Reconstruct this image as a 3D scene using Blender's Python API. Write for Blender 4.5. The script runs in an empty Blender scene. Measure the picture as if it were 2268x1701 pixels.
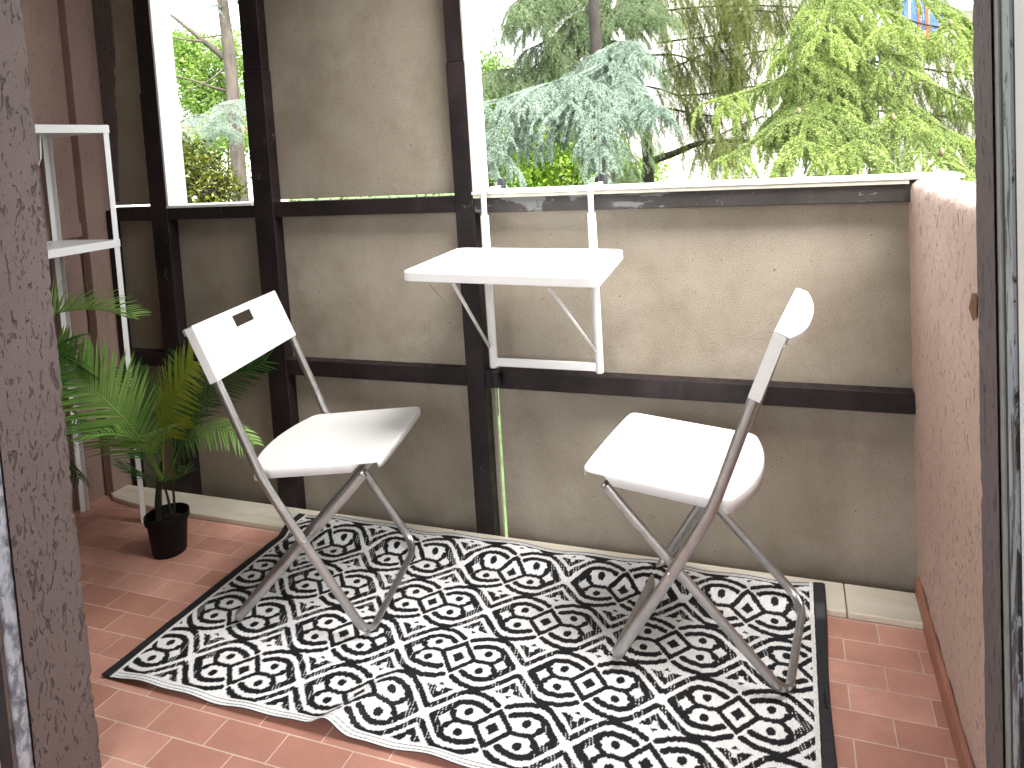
import bpy, math, random
import numpy as np
from mathutils import Vector, Matrix
random.seed(4)
RNG = np.random.default_rng(7)
scene = bpy.context.scene
COL = scene.collection
R_ = math.radians

# ------------------------------------------------------------------ camera
CAMR = np.array([[0.94198902, 0.33058422, -0.05805826],
                 [0.03287939, 0.08125843, 0.9961506],
                 [0.33402939, -0.94027185, 0.06567514]])
FOC, PX, PY = 1584.81, 1194.89, 427.19          # measured in photograph pixels (2268 wide)
CAM = np.array([0.0, 0.0, 1.2181])
cd = bpy.data.cameras.new('camera')
cam = bpy.data.objects.new('camera', cd)
COL.objects.link(cam)
M = Matrix([[*CAMR[:, 0], 0], [*CAMR[:, 1], 0], [*CAMR[:, 2], CAM[2]], [0, 0, 0, 1]])
cam.matrix_world = M
cd.sensor_fit = 'HORIZONTAL'
cd.sensor_width = 36
cd.lens = 36 * FOC / 2268
cd.shift_x = (1134 - PX) / 2268
cd.shift_y = (PY - 850.5) / 2268
cd.clip_start = 0.05
cd.clip_end = 300
scene.camera = cam


def at(u, v, Y):
    """photo pixel -> world point on the plane y = Y"""
    r = CAMR.T @ np.array([(u - PX) / FOC, -(v - PY) / FOC, -1.0])
    return CAM + r * (Y / r[1])


# ------------------------------------------------------------------ helpers
def tag(o, label=None, cat=None, group=None, kind=None):
    if label: o['label'] = label
    if cat: o['category'] = cat
    if group: o['group'] = group
    if kind: o['kind'] = kind
    return o


def empty(name, loc=(0, 0, 0), rz=0.0, label=None, cat=None, group=None):
    o = bpy.data.objects.new(name, None)
    COL.objects.link(o)
    o.location = loc
    o.rotation_euler = (0, 0, rz)
    o.empty_display_size = 0.1
    return tag(o, label, cat, group)


class MB:
    def __init__(s):
        s.v = []; s.f = []; s.n = 0

    def add(s, vs, fs):
        s.v.extend([tuple(map(float, p)) for p in vs])
        s.f.extend([tuple(int(i) + s.n for i in f) for f in fs])
        s.n += len(vs)
        return s

    def box(s, x0, x1, y0, y1, z0, z1):
        vs = [(x, y, z) for z in (z0, z1) for y in (y0, y1) for x in (x0, x1)]
        return s.add(vs, [(0, 2, 3, 1), (4, 5, 7, 6), (0, 1, 5, 4), (2, 6, 7, 3), (0, 4, 6, 2), (1, 3, 7, 5)])

    def tube(s, pts, r, n=10, N=None, caps=True, r2=None):
        """sweep; r radius or list; if N (per point normals) given: oval with r along N, r2 across"""
        P = np.array(pts, float); m = len(P)
        T = np.gradient(P, axis=0)
        T /= np.linalg.norm(T, axis=1)[:, None] + 1e-12
        rr = np.full(m, r) if np.isscalar(r) else np.interp(np.linspace(0, 1, m), np.linspace(0, 1, len(r)), r)
        if N is None:
            up = np.array([0, 0, 1.0]) if abs(T[0][2]) < .9 else np.array([1.0, 0, 0])
            Ns = []
            n0 = np.cross(T[0], up); n0 /= np.linalg.norm(n0)
            for t in T:
                n0 = n0 - t * (n0 @ t); n0 /= np.linalg.norm(n0) + 1e-12
                Ns.append(n0.copy())
            Ns = np.array(Ns)
        else:
            Ns = np.array(N, float)
            Ns -= T * np.sum(Ns * T, axis=1)[:, None]
            Ns /= np.linalg.norm(Ns, axis=1)[:, None]
        B = np.cross(T, Ns)
        a = np.linspace(0, 2 * math.pi, n, endpoint=False)
        vs = []
        for i in range(m):
            q2 = rr[i] if r2 is None else r2
            for t in a:
                vs.append(P[i] + Ns[i] * rr[i] * math.cos(t) + B[i] * q2 * math.sin(t))
        fs = [(i * n + k, i * n + (k + 1) % n, (i + 1) * n + (k + 1) % n, (i + 1) * n + k) for i in range(m - 1) for k in range(n)]
        if caps:
            fs.append(tuple(range(n - 1, -1, -1))); fs.append(tuple((m - 1) * n + k for k in range(n)))
        return s.add(vs, fs)

    def lathe(s, prof, n=28, c=(0, 0)):
        vs = [(c[0] + r * math.cos(2 * math.pi * k / n), c[1] + r * math.sin(2 * math.pi * k / n), z) for r, z in prof for k in range(n)]
        fs = [(i * n + k, i * n + (k + 1) % n, (i + 1) * n + (k + 1) % n, (i + 1) * n + k) for i in range(len(prof) - 1) for k in range(n)]
        fs.append(tuple(range(n - 1, -1, -1))); fs.append(tuple((len(prof) - 1) * n + k for k in range(n)))
        return s.add(vs, fs)

    def build(s, name, mat, parent=None, smooth=False, bevel=0, seg=2):
        me = bpy.data.meshes.new(name)
        me.from_pydata(s.v, [], s.f)
        me.materials.append(mat)
        if smooth:
            me.polygons.foreach_set('use_smooth', [True] * len(me.polygons))
        me.update()
        o = bpy.data.objects.new(name, me)
        COL.objects.link(o)
        if parent: o.parent = parent
        if bevel:
            b = o.modifiers.new('bevel', 'BEVEL'); b.width = bevel; b.segments = seg; b.limit_method = 'ANGLE'; b.angle_limit = R_(35)
        return o


def np_mesh(name, V, F, mat, parent=None, smooth=False):
    """V (n,3), F (m,k) fast mesh"""
    me = bpy.data.meshes.new(name)
    m, k = F.shape
    me.vertices.add(len(V)); me.vertices.foreach_set('co', np.asarray(V, np.float32).ravel())
    me.loops.add(m * k); me.loops.foreach_set('vertex_index', F.astype(np.int32).ravel())
    me.polygons.add(m); me.polygons.foreach_set('loop_start', np.arange(0, m * k, k, dtype=np.int32))
    me.polygons.foreach_set('loop_total', np.full(m, k, np.int32))
    if smooth: me.polygons.foreach_set('use_smooth', np.ones(m, bool))
    me.materials.append(mat)
    me.update(calc_edges=True)
    o = bpy.data.objects.new(name, me)
    COL.objects.link(o)
    if parent: o.parent = parent
    return o


def chaikin(P, it=3, closed=False):
    P = np.array(P, float)
    for _ in range(it):
        Q = [] if closed else [P[0]]
        n = len(P)
        for i in range(n if closed else n - 1):
            a, b = P[i], P[(i + 1) % n]
            Q += [a * .75 + b * .25, a * .25 + b * .75]
        if not closed: Q.append(P[-1])
        P = np.array(Q)
    return P


# ------------------------------------------------------------------ materials
class Mat:
    def __init__(s, name):
        s.m = bpy.data.materials.new(name); s.m.use_nodes = True
        s.t = s.m.node_tree; s.b = s.t.nodes['Principled BSDF']; s.L = s.t.links
        s.tc = s.t.nodes.new('ShaderNodeTexCoord').outputs['Object']

    def n(s, typ, **kw):
        nd = s.t.nodes.new(typ)
        for k, v in kw.items():
            if k in nd.inputs: nd.inputs[k].default_value = v
            else: setattr(nd, k, v)
        return nd

    def map(s, scale=(1, 1, 1), rot=(0, 0, 0), loc=(0, 0, 0), src=None):
        nd = s.n('ShaderNodeMapping'); nd.inputs['Scale'].default_value = scale
        nd.inputs['Rotation'].default_value = rot; nd.inputs['Location'].default_value = loc
        s.L.new(src or s.tc, nd.inputs['Vector']); return nd.outputs[0]

    def noise(s, scale, detail=4, rough=.55, vec=None, dist=0.0):
        nd = s.n('ShaderNodeTexNoise'); nd.inputs['Scale'].default_value = scale
        nd.inputs['Detail'].default_value = detail; nd.inputs['Roughness'].default_value = rough
        nd.inputs['Distortion'].default_value = dist
        s.L.new(vec or s.tc, nd.inputs['Vector']); return nd.outputs['Fac']

    def ramp(s, fac, stops, interp='LINEAR'):
        nd = s.n('ShaderNodeValToRGB'); cr = nd.color_ramp; cr.interpolation = interp
        while len(cr.elements) > 1: cr.elements.remove(cr.elements[0])
        for i, (p, c) in enumerate(stops):
            e = cr.elements[0] if i == 0 else cr.elements.new(p)
            e.position = p
            e.color = (c, c, c, 1) if np.isscalar(c) else (*c, 1)
        s.L.new(fac, nd.inputs[0]); return nd.outputs[0]

    def mix(s, fac, a, b, mode='MIX'):
        nd = s.n('ShaderNodeMix', data_type='RGBA', blend_type=mode)
        for sock, val in ((nd.inputs[0], fac), (nd.inputs[6], a), (nd.inputs[7], b)):
            if isinstance(val, bpy.types.NodeSocket): s.L.new(val, sock)
            elif np.isscalar(val): sock.default_value = val
            else: sock.default_value = (*val, 1)
        return nd.outputs[2]

    def math(s, op, a, b=0.0, clamp=False):
        nd = s.n('ShaderNodeMath', operation=op, use_clamp=clamp)
        for i, val in enumerate((a, b)):
            if isinstance(val, bpy.types.NodeSocket): s.L.new(val, nd.inputs[i])
            else: nd.inputs[i].default_value = val
        return nd.outputs[0]

    def col(s, c):
        if isinstance(c, bpy.types.NodeSocket): s.L.new(c, s.b.inputs['Base Color'])
        else: s.b.inputs['Base Color'].default_value = (*c, 1)
        return s

    def set(s, rough=.5, metal=0.0, spec=None):
        if isinstance(rough, bpy.types.NodeSocket): s.L.new(rough, s.b.inputs['Roughness'])
        else: s.b.inputs['Roughness'].default_value = rough
        s.b.inputs['Metallic'].default_value = metal
        if spec is not None: s.b.inputs['Specular IOR Level'].default_value = spec
        return s

    def bump(s, h, dist=.002, strength=1.0):
        nd = s.n('ShaderNodeBump'); nd.inputs['Strength'].default_value = strength; nd.inputs['Distance'].default_value = dist
        s.L.new(h, nd.inputs['Height'])
        s.L.new(nd.outputs[0], s.b.inputs['Normal']); return s


def mat_concrete():
    k = Mat('fibre_cement')
    big = k.noise(2.2, 5, .6, dist=.3)
    c = k.ramp(big, [(.30, (.225, .188, .140)), (.46, (.295, .255, .198)), (.62, (.355, .312, .25)), (.8, (.30, .28, .225))])
    st = k.noise(1.0, 6, .7, k.map((5, 5, 1.1)), .2)
    c = k.mix(k.ramp(st, [(.5, 0.0), (.72, .26)]), c, (.16, .12, .088))
    blot = k.noise(5.5, 5, .65, k.map((1, 1, 1), loc=(3, 1, 7)))
    c = k.mix(k.ramp(blot, [(.52, 0.0), (.72, .45)]), c, (.17, .13, .095))
    fine = k.noise(240, 3, .7)
    c = k.mix(.55, c, k.ramp(fine, [(.3, .30), (.7, .70)]), 'OVERLAY')
    spk = k.noise(75, 2, .5, k.map((1, 1, 1), loc=(5, 2, 3)))
    c = k.mix(k.ramp(spk, [(.69, 0.0), (.74, .75)]), c, (.09, .075, .06))
    k.col(c).set(.85)
    return k.bump(k.noise(180, 4, .7), .0012).m


def mat_plaster(name, c1, c2, scale=1.0, depth=.006, vert=2.2, mark=.5):
    """rendered wall with worm-like trowel gouges"""
    k = Mat(name)
    w = k.noise(9, 3, .6)
    base = k.mix(k.ramp(k.noise(3, 4), [(.3, 0.0), (.7, 1.0)]), c1, c2)
    m1 = k.map((70 * scale, 70 * scale, 70 * scale / vert))
    v = k.n('ShaderNodeTexNoise'); v.inputs['Scale'].default_value = .8; v.inputs['Detail'].default_value = 1.5; v.inputs['Distortion'].default_value = 1.2
    k.L.new(m1, v.inputs['Vector'])
    g = k.ramp(v.outputs['Fac'], [(.635, 1.0), (.69, 0.0)])       # rare elongated pits
    m2 = k.map((150 * scale, 150 * scale, 150 * scale / vert), loc=(4, 5, 6))
    v2 = k.noise(.8, 1, .5, m2, .8)
    g2 = k.ramp(v2, [(.655, 1.0), (.71, 0.0)])
    gg = k.math('MULTIPLY', g, g2)
    base = k.mix(k.ramp(gg, [(0.0, mark), (.9, 0.0)]), base, (c1[0] * .22, c1[1] * .22, c1[2] * .22))
    grit = k.noise(260, 3, .7)
    base = k.mix(.35, base, k.ramp(grit, [(.3, .3), (.7, .7)]), 'OVERLAY')
    h = k.math('ADD', k.math('MULTIPLY', gg, 1.0), k.math('MULTIPLY', grit, .22))
    h = k.math('ADD', h, k.math('MULTIPLY', w, .8))
    k.col(base).set(.8)
    return k.bump(h, depth, .9).m


def mat_frame():
    k = Mat('dark_painted_steel')
    c = k.mix(k.ramp(k.noise(6, 4), [(.35, 0.0), (.7, 1.0)]), (.008, .006, .006), (.026, .016, .017))
    chip = k.noise(22, 6, .72, k.map((1, 1, .55)), .6)
    f = k.ramp(chip, [(.655, 0.0), (.675, 1.0)])
    c = k.mix(k.math('MULTIPLY', f, .8), c, (.085, .08, .08))
    f2 = k.ramp(k.noise(90, 3, .8), [(.70, 0.0), (.74, .9)])
    c = k.mix(f2, c, (.13, .12, .12))
    k.col(c).set(k.ramp(k.noise(30, 3), [(.3, .38), (.7, .65)]), spec=.3)
    return k.bump(k.math('ADD', k.math('MULTIPLY', f, -.4), k.noise(60, 3)), .0012).m


def mat_rail_top():
    k = Mat('flaking_painted_steel')
    c = k.mix(k.ramp(k.noise(5, 4), [(.35, 0.0), (.7, 1.0)]), (.018, .014, .013), (.045, .038, .034))
    fl = k.noise(9, 6, .7, k.map((.55, 1, 1.3)), .5)
    f = k.ramp(fl, [(.585, 0.0), (.60, 1.0)])
    c = k.mix(f, c, (.13, .135, .13))
    c = k.mix(k.ramp(k.noise(110, 3, .8), [(.66, 0.0), (.72, .7)]), c, (.3, .28, .25))
    k.col(c).set(.55)
    return k.bump(k.math('MULTIPLY', f, -1.0), .0012).m


def mat_tiles():
    k = Mat('terracotta_tiles')
    nd = k.n('ShaderNodeTexBrick'); nd.offset = .5; nd.squash = 1.0
    # tiles .161 x .0752 m
    k.L.new(k.map((1, 1, 1), loc=(1.291, -1.088, 0)), nd.inputs['Vector'])
    nd.inputs['Scale'].default_value = 1.0
    nd.inputs['Brick Width'].default_value = .161
    nd.inputs['Row Height'].default_value = .0752
    nd.inputs['Mortar Size'].default_value = .0020
    nd.inputs['Mortar Smooth'].default_value = .35
    nd.inputs['Bias'].default_value = 0
    nd.inputs['Color1'].default_value = (.46, .22, .16, 1)
    nd.inputs['Color2'].default_value = (.68, .365, .285, 1)
    nd.inputs['Mortar'].default_value = (.80, .60, .50, 1)
    c = nd.outputs['Color']
    c = k.mix(k.ramp(k.noise(7, 5, .6), [(.35, 0.0), (.75, .55)]), c, (.28, .125, .09))
    c = k.mix(k.ramp(k.noise(14, 5, .65, k.map(loc=(3, 3, 3))), [(.60, 0.0), (.75, .35)]), c, (.60, .36, .28))
    c = k.mix(.25, c, k.ramp(k.noise(300, 2, .6), [(.3, .3), (.7, .7)]), 'OVERLAY')
    k.col(c).set(k.ramp(k.noise(12, 4), [(.3, .38), (.7, .55)]))
    h = k.math('ADD', k.math('MULTIPLY', nd.outputs['Fac'], -1.0), k.math('MULTIPLY', k.noise(40, 4), .25))
    return k.bump(h, .0012).m


def mat_marble():
    k = Mat('cream_stone')
    c = k.mix(k.ramp(k.noise(3, 6, .6, k.map((1, 4, 4)), 1.0), [(.35, 0.0), (.7, 1.0)]), (.60, .545, .43), (.72, .68, .585))
    c = k.mix(k.ramp(k.noise(9, 6, .7, k.map((.5, 3, 3)), 1.5), [(.58, 0.0), (.7, .5)]), c, (.38, .33, .245))
    c = k.mix(k.ramp(k.noise(60, 3, .7), [(.66, 0.0), (.75, .5)]), c, (.2, .17, .12))
    k.col(c).set(.42)
    return k.bump(k.noise(60, 4), .0008).m


def simple(name, c, rough=.5, metal=0.0, var=.12, nscale=20, bump=0.0, bscale=80, spec=None):
    k = Mat(name)
    lo = tuple(x * (1 - var) for x in c); hi = tuple(min(1, x * (1 + var)) for x in c)
    k.col(k.mix(k.ramp(k.noise(nscale, 4), [(.3, 0.0), (.7, 1.0)]), lo, hi)).set(rough, metal, spec)
    if bump: k.bump(k.noise(bscale, 3), bump)
    return k.m


def mat_leaf(name, a, b, c3, nscale=3.0, rough=.5, trans=.35):
    k = Mat(name)
    oi = k.n('ShaderNodeNewGeometry').outputs['Random Per Island']
    c = k.mix(k.ramp(k.noise(nscale, 3, .6), [(.35, 0.0), (.65, 1.0)]), a, b)
    c = k.mix(k.ramp(oi, [(.0, 0.0), (1.0, .45)]), c, c3)
    k.col(c).set(rough, spec=.35)
    tr = k.n('ShaderNodeBsdfTranslucent'); k.L.new(c, tr.inputs['Color'])
    mx = k.n('ShaderNodeMixShader'); mx.inputs[0].default_value = trans
    k.L.new(k.b.outputs[0], mx.inputs[1]); k.L.new(tr.outputs[0], mx.inputs[2])
    out = [n for n in k.t.nodes if n.type == 'OUTPUT_MATERIAL'][0]
    k.L.new(mx.outputs[0], out.inputs['Surface'])
    return k.m


def mat_bark(name, a, b):
    k = Mat(name)
    n = k.noise(14, 6, .7, k.map((1, 1, .3)), .4)
    k.col(k.ramp(n, [(.3, a), (.7, b)])).set(.9)
    return k.bump(n, .012).m


M_CONC = mat_concrete()
M_REVEAL = mat_plaster('purple_brown_plaster', (.135, .098, .090), (.165, .122, .113), 1.35, .006, 3.2, .6)
M_RWALL = mat_plaster('pink_terracotta_plaster', (.60, .43, .345), (.66, .485, .40), 1.5, .0045, 2.8, .42)
M_LWALL = mat_plaster('smooth_brown_plaster', (.27, .175, .145), (.32, .215, .18), .5, .0015, 3.0, .1)
M_JAMBR = mat_plaster('dark_rough_plaster', (.12, .092, .09), (.16, .125, .12), 1.5, .008, 4.0, .6)
M_FRAME = mat_frame()
M_RAILT = mat_rail_top()
M_TILE = mat_tiles()
M_STONE = mat_marble()
M_WHITE = simple('white_powder_coat', (.80, .80, .79), .38, 0, .02, 8)
M_SILLW = simple('white_painted_trim', (.83, .83, .82), .45, 0, .03, 12, .0004, 60)
M_PLAST = simple('white_plastic', (.83, .83, .82), .33, 0, .01, 5, .00025, 500)
M_TABLE = simple('white_table_metal', (.82, .82, .81), .36, 0, .015, 5)
M_STEEL = simple('brushed_steel', (.50, .49, .48), .30, .92, .12, 30, .0004, 120)
M_BLACK = simple('black_plastic', (.012, .012, .013), .45, 0, .3, 30)
M_POT = simple('black_nursery_pot', (.003, .003, .0035), .6, 0, .3, 30, spec=.25)
M_SOIL = simple('dark_soil', (.03, .022, .016), .95, 0, .5, 90, .01, 60)
M_CEIL = simple('ceiling_paint', (.60, .56, .52), .9, 0, .05, 4)
M_ROOM = simple('room_paint', (.78, .76, .73), .9, 0, .04, 3)
M_GREYSTRIP = simple('grey_rubber_strip', (.30, .30, .28), .6, 0, .15, 30)
M_DARKSTRIP = simple('black_frame_strip', (.02, .02, .022), .5, 0, .3, 40)
M_ROUGHSTONE = Mat('rough_blue_grey_stone')
_k = M_ROUGHSTONE
_c = _k.mix(_k.ramp(_k.noise(45, 5, .7, _k.map((1, 1, .5)), .8), [(.42, 0.0), (.56, 1.0)]), (.15, .16, .185), (.46, .47, .52))
_k.col(_c).set(.4).bump(_k.noise(60, 4, .7, _k.map((1, 1, .5)), .8), .006)
M_ROUGHSTONE = _k.m
M_CHIPSTRIP = Mat('weathered_blue_grey_profile')
_k = M_CHIPSTRIP
_c = _k.mix(_k.ramp(_k.noise(26, 5, .7, _k.map((1, 1, .35)), .9), [(.50, 0.0), (.54, 1.0)]), (.33, .37, .40), (.03, .03, .035))
_k.col(_c).set(.4).bump(_k.noise(30, 4), .002)
M_CHIPSTRIP = _k.m

# ================================================================== SETTING
XR = .273          # inner face of the low right wall
XL = -2.47         # left wall face
YF = 1.965         # front face of the steel frame
YP = 2.010         # face of the cement panels

fl = MB(); fl.box(-3.2, 1.6, .80, 1.962, -.14, 0)
tag(fl.build('floor', M_TILE), kind='structure')
rf = MB(); rf.box(-3.6, .6, -1.7, .797, -.14, -.004)
tag(rf.build('room_floor', simple('room_floor_tiles', (.38, .33, .28), .4)), kind='structure')
g = MB(); g.add([(-150, 2.4, -4.6), (150, 2.4, -4.6), (150, 200, -4.6), (-150, 200, -4.6)], [(0, 1, 2, 3)])
tag(g.build('ground', simple('lawn', (.07, .12, .035), .95, 0, .4, 2)), kind='structure')
ce = MB(); ce.box(-3.6, -.40, .80, 2.12, 2.62, 2.80)  # out of view; right edge placed to shade the tall left panels
tag(ce.build('ceiling', M_CEIL), kind='structure')
rc = MB(); rc.box(-3.6, .6, -1.7, .797, 2.50, 2.70)
tag(rc.build('room_ceiling', M_ROOM), kind='structure')
rm = MB(); rm.box(-3.7, -3.6, -1.7, .797, 0, 2.5); rm.box(.6, .7, -1.7, .797, 0, 2.5); rm.box(-3.7, .7, -1.8, -1.7, 0, .5); rm.box(-3.7, .7, -1.8, -1.7, 2.35, 2.5); rm.box(-3.7, -3.0, -1.8, -1.7, .5, 2.35); rm.box(.3, .7, -1.8, -1.7, .5, 2.35)  # wide opening in the unseen back wall, added to let in fill light
tag(rm.build('room_walls', M_ROOM), 'pale painted room walls behind the open balcony door', 'wall')

# stone sill along the foot of the facade
sill = empty('stone_sill', (-1.1, 1.9, 0), 0, 'cream stone sill slabs along the foot of the cement panels', 'sill')
for (x0, x1) in ((-1.045, .0905), (.093, .268)):
    b = MB(); b.box(x0 + 1.1, x1 + 1.1, -.058, .0635, .0005, .018)
    b.build('slab', M_STONE, sill, bevel=.003)
b = MB()
prof = [(-2.455, 1.905), (-2.40, 1.872), (-2.28, 1.855), (-2.02, 1.845), (-1.0475, 1.842), (-1.0475, 1.9635), (-2.455, 1.9635)]
nv = len(prof)
b.add([(x + 1.1, y - 1.9, z) for z in (.0005, .018) for x, y in prof],
      [tuple(range(nv - 1, -1, -1)), tuple(range(nv, 2 * nv))] + [(i, (i + 1) % nv, (i + 1) % nv + nv, i + nv) for i in range(nv)])
b.build('slab', M_STONE, sill, bevel=.003)

# house wall with the door opening
hw = empty('house_wall', (0, .9, 0), 0, 'rough plastered house wall around the open balcony doorway', 'wall')


def bumpy_reveal(name, x, y0, y1, mat, sign, z1=2.3, amp=.004):
    """plastered pillar with uneven outer arris"""
    nz = 260; ny = 14
    zs = np.linspace(0, z1, nz); ys = np.linspace(y0, y1, ny)
    V = []; 
    for z in zs:
        wob = amp * (math.sin(z * 31) * .35 + math.sin(z * 87 + 1) * .25 + math.sin(z * 211 + 2) * .25 + RNG.normal() * .22)
        for j, y in enumerate(ys):
            e = max(0, 1 - (ys[-1] - y) / .012)
            V.append((x - sign * (.0035 * e * e + abs(wob) * e), y + wob * (j / (ny - 1)), z))
    # return face going away from the opening
    F = [(i * ny + j, i * ny + j + 1, (i + 1) * ny + j + 1, (i + 1) * ny + j) for i in range(nz - 1) for j in range(ny - 1)]
    base = len(V)
    for i, z in enumerate(zs):
        v = V[i * ny + ny - 1]
        V.append((x - sign * 1.6 if sign > 0 else x + 1.2, v[1] - .004, z))
    F += [(i * ny + ny - 1, base + i, base + i + 1, (i + 1) * ny + ny - 1) for i in range(nz - 1)]
    m = MB(); m.add([(a, b_ - .9, c) for a, b_, c in V], F)
    o = m.build(name, mat, hw, smooth=False)
    return o


bumpy_reveal('plaster_reveal', -1.373, .862, .988, M_REVEAL, 1)
tag(bumpy_reveal('plaster_reveal', .208, .906, 1.000, M_JAMBR, -1), 'dark rough plaster reveal beside the white door edge')
b = MB(); b.box(-3.6, -1.384, -.07, .074, 0, 2.49); b.box(.2125, .60, .0, .078, 0, 2.49); b.box(-1.384, .2125, -.07, .08, 2.2, 2.49)
b.build('wall_core', M_REVEAL, hw)
b = MB(); b.box(-1.43, -1.378, -.062, -.0385, 0, 2.2); b.build('stone_trim', M_ROUGHSTONE, hw)
df = empty('door_frame', (.23, .87, 0), 0, 'blue grey and black metal door frame strips beside right plaster reveal', 'door frame')
for nm, m_, y0, y1, x0 in (('seal_strip', M_GREYSTRIP, .8905, .9055, .2105), ('groove', M_DARKSTRIP, .8735, .8903, .2125),
                           ('metal_profile', M_CHIPSTRIP, .8475, .8733, .2105), ('black_strip', M_DARKSTRIP, .8375, .8473, .2135)):  # the innermost strip is rough black
    b = MB(); b.box(x0 - .23, .25 - .23, y0 - .87, y1 - .87, 0, 2.2); b.build(nm, m_, df)
dl = MB(); dl.box(.2115, .262, .10, .8373, .0, 2.18)
o = dl.build('door_leaf', M_SILLW, None, bevel=.003); tag(o, 'white open door leaf at the right edge of the photo', 'door')
df2 = empty('door_frame', (-1.40, .82, 0), 0, 'dark metal door frame at the lower left corner', 'door frame')
b = MB(); b.box(-.03, .016, -.012, .0105, 0, 2.2); b.build('metal_profile', M_DARKSTRIP, df2)
b = MB(); b.box(-.03, .02, -.05, -.0125, 0, 2.2); b.build('white_strip', M_SILLW, df2)

# left wall
lw = empty('side_wall', (XL, 1.4, 0), 0, 'smooth brown pink end wall behind the white shelf unit', 'wall')
b = MB(); b.box(-.12, 0, -.6, .56, .985, 2.62); b.box(-.12, -.012, -.6, .56, 0, .984); b.build('render', M_LWALL, lw)
b = MB(); b.box(.001, .009, -.6, .56, .984, 1.035); b.build('ledge', M_LWALL, lw)
b = MB(); b.box(.0, .038, .5, .608, 0, 2.62); b.build('corner_strip', M_LWALL, lw, bevel=.002)
# rough render smear over the panel edge: irregular outline, 3 mm thick
b = MB(); zz = np.linspace(1.10, 2.6, 60)
edge = [.125 - .055 * max(0, (1.55 - z) / .45) + .008 * math.sin(z * 7.3) + .004 * math.sin(z * 19 + 1) + RNG.normal() * .004 for z in zz]
vs = [(.036, .607, z) for z in zz] + [(e, .6065, z) for e, z in zip(edge, zz)] + [(e + .003, .609, z) for e, z in zip(edge, zz)]
n_ = len(zz)
b.add(vs, [(i, n_ + i, n_ + i + 1, i + 1) for i in range(n_ - 1)] + [(n_ + i, 2 * n_ + i, 2 * n_ + i + 1, n_ + i + 1) for i in range(n_ - 1)])
b.build('render_smear', M_JAMBR, lw)

# right low wall: rounded top, bumpy
rw = empty('parapet_wall', (XR, 1.5, 0), 0, 'low pink rough plastered side wall right of the balcony', 'wall')
ys = np.linspace(.988, 2.07, 70)
prof = [(0, .03), (0, 1.055), (.004, 1.070), (.014, 1.079), (.055, 1.083), (.100, 1.080), (.112, 1.070), (.116, 1.05), (.116, -.3)]
prof = np.array(prof)
dens = []
for i in range(len(prof) - 1):
    n = max(2, int(np.linalg.norm(prof[i + 1] - prof[i]) / .02))
    for k in range(n): dens.append(prof[i] + (prof[i + 1] - prof[i]) * k / n)
dens.append(prof[-1]); dens = np.array(dens)
V = []; 
for y in ys:
    for (x, z) in dens:
        a = .0012 * math.sin(y * 40 + z * 33) + .001 * math.sin(y * 95 - z * 71)
        V.append((x + a, y - 1.5, z + (a if z > 1.05 else 0)))
nd = len(dens)
F = [(i * nd + j, (i + 1) * nd + j, (i + 1) * nd + j + 1, i * nd + j + 1) for i in range(len(ys) - 1) for j in range(nd - 1)]
F.append(tuple((len(ys) - 1) * nd + j for j in range(nd)))
b = MB(); b.add(V, F); b.build('plaster', M_RWALL, rw, smooth=True)
b = MB(); b.box(-.013, -.0008, -.512, .463, 0, .062)
b.build('skirting', simple('terracotta_skirting', (.38, .17, .115), .5, 0, .15, 12, .001, 40), rw, bevel=.003)
# chipped hollow with bare brick
b = MB(); 
hole = at(2158, 684, 1.321); hz = hole[2]
b.add([(-.0015, 1.330 - 1.5, hz + .024), (-.0035, 1.345 - 1.5, hz - .005), (-.0015, 1.325 - 1.5, hz - .022), (-.001, 1.30 - 1.5, hz - .01), (-.001, 1.30 - 1.5, hz + .03), (-.0065, 1.325 - 1.5, hz)],
      [(0, 1, 5), (1, 2, 5), (2, 3, 5), (3, 4, 5), (4, 0, 5)])
b.build('chip', simple('bare_brick_chip', (.20, .09, .04), .8, 0, .3, 60, .002), rw)

# ---------------------------------------------------------------- facade: steel frame, panels
fr = empty('steel_frame', (-1.0, YF, 0), 0, 'dark brown steel posts and rails holding the cement panels', 'frame')
FX, FY = 1.0, -YF


def fbox(name, x0, x1, y0, y1, z0, z1, mat=M_FRAME, bev=.0025):
    b = MB(); b.box(x0 + FX, x1 + FX, y0 + FY, y1 + FY, z0, z1); return b.build(name, mat, fr, bevel=bev)


posts = [(-2.195, -2.118, 1.49), (-1.732, -1.652, 1.525), (-.974, -.912, 1.485)]
for (x0, x1, zj) in posts:
    fbox('post', x0, x1, YF, YP - .001, -.25, zj - .001)
    fbox('post', x0 + .002, x1 - .003, YF + .004, YP - .001, zj, 2.62)
fbox('post', -2.428, -2.40, YF + .012, YP - .001, -.25, 1.07)
for (x0, x1) in ((-2.399, -2.196), (-2.117, -1.733), (-1.651, -.975)):
    fbox('top_rail', x0, x1, YF + .003, YP - .001, 1.030, 1.0795)
    fbox('middle_rail', x0, x1, YF + .002, YP - .001, .487, .540)
fbox('top_rail', -.911, .39, YF + .003, YP - .001, 1.026, 1.077, M_RAILT)
fbox('middle_rail', -.911, .272, YF + .001, YP - .001, .486, .541)
# knob bolt on the rail under the table leg
b = MB(); b.lathe([(.001, .0), (.014, .0), (.0145, .002), (.0145, .040), (.019, .044), (.020, .050), (.012, .056), (.001, .057)], 20)
o = b.build('bolt', M_BLACK, fr, smooth=True); o.location = (-.866 + FX, -.018, .502)
b = MB(); b.lathe([(.001, .0), (.017, .0), (.014, .004), (.001, .0055)], 20)
o2 = b.build('bolt_cap', simple('worn_steel_cap', (.35, .34, .33), .4, .5), fr, smooth=True); o2.location = (-.866 + FX, -.018, .5595)

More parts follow.
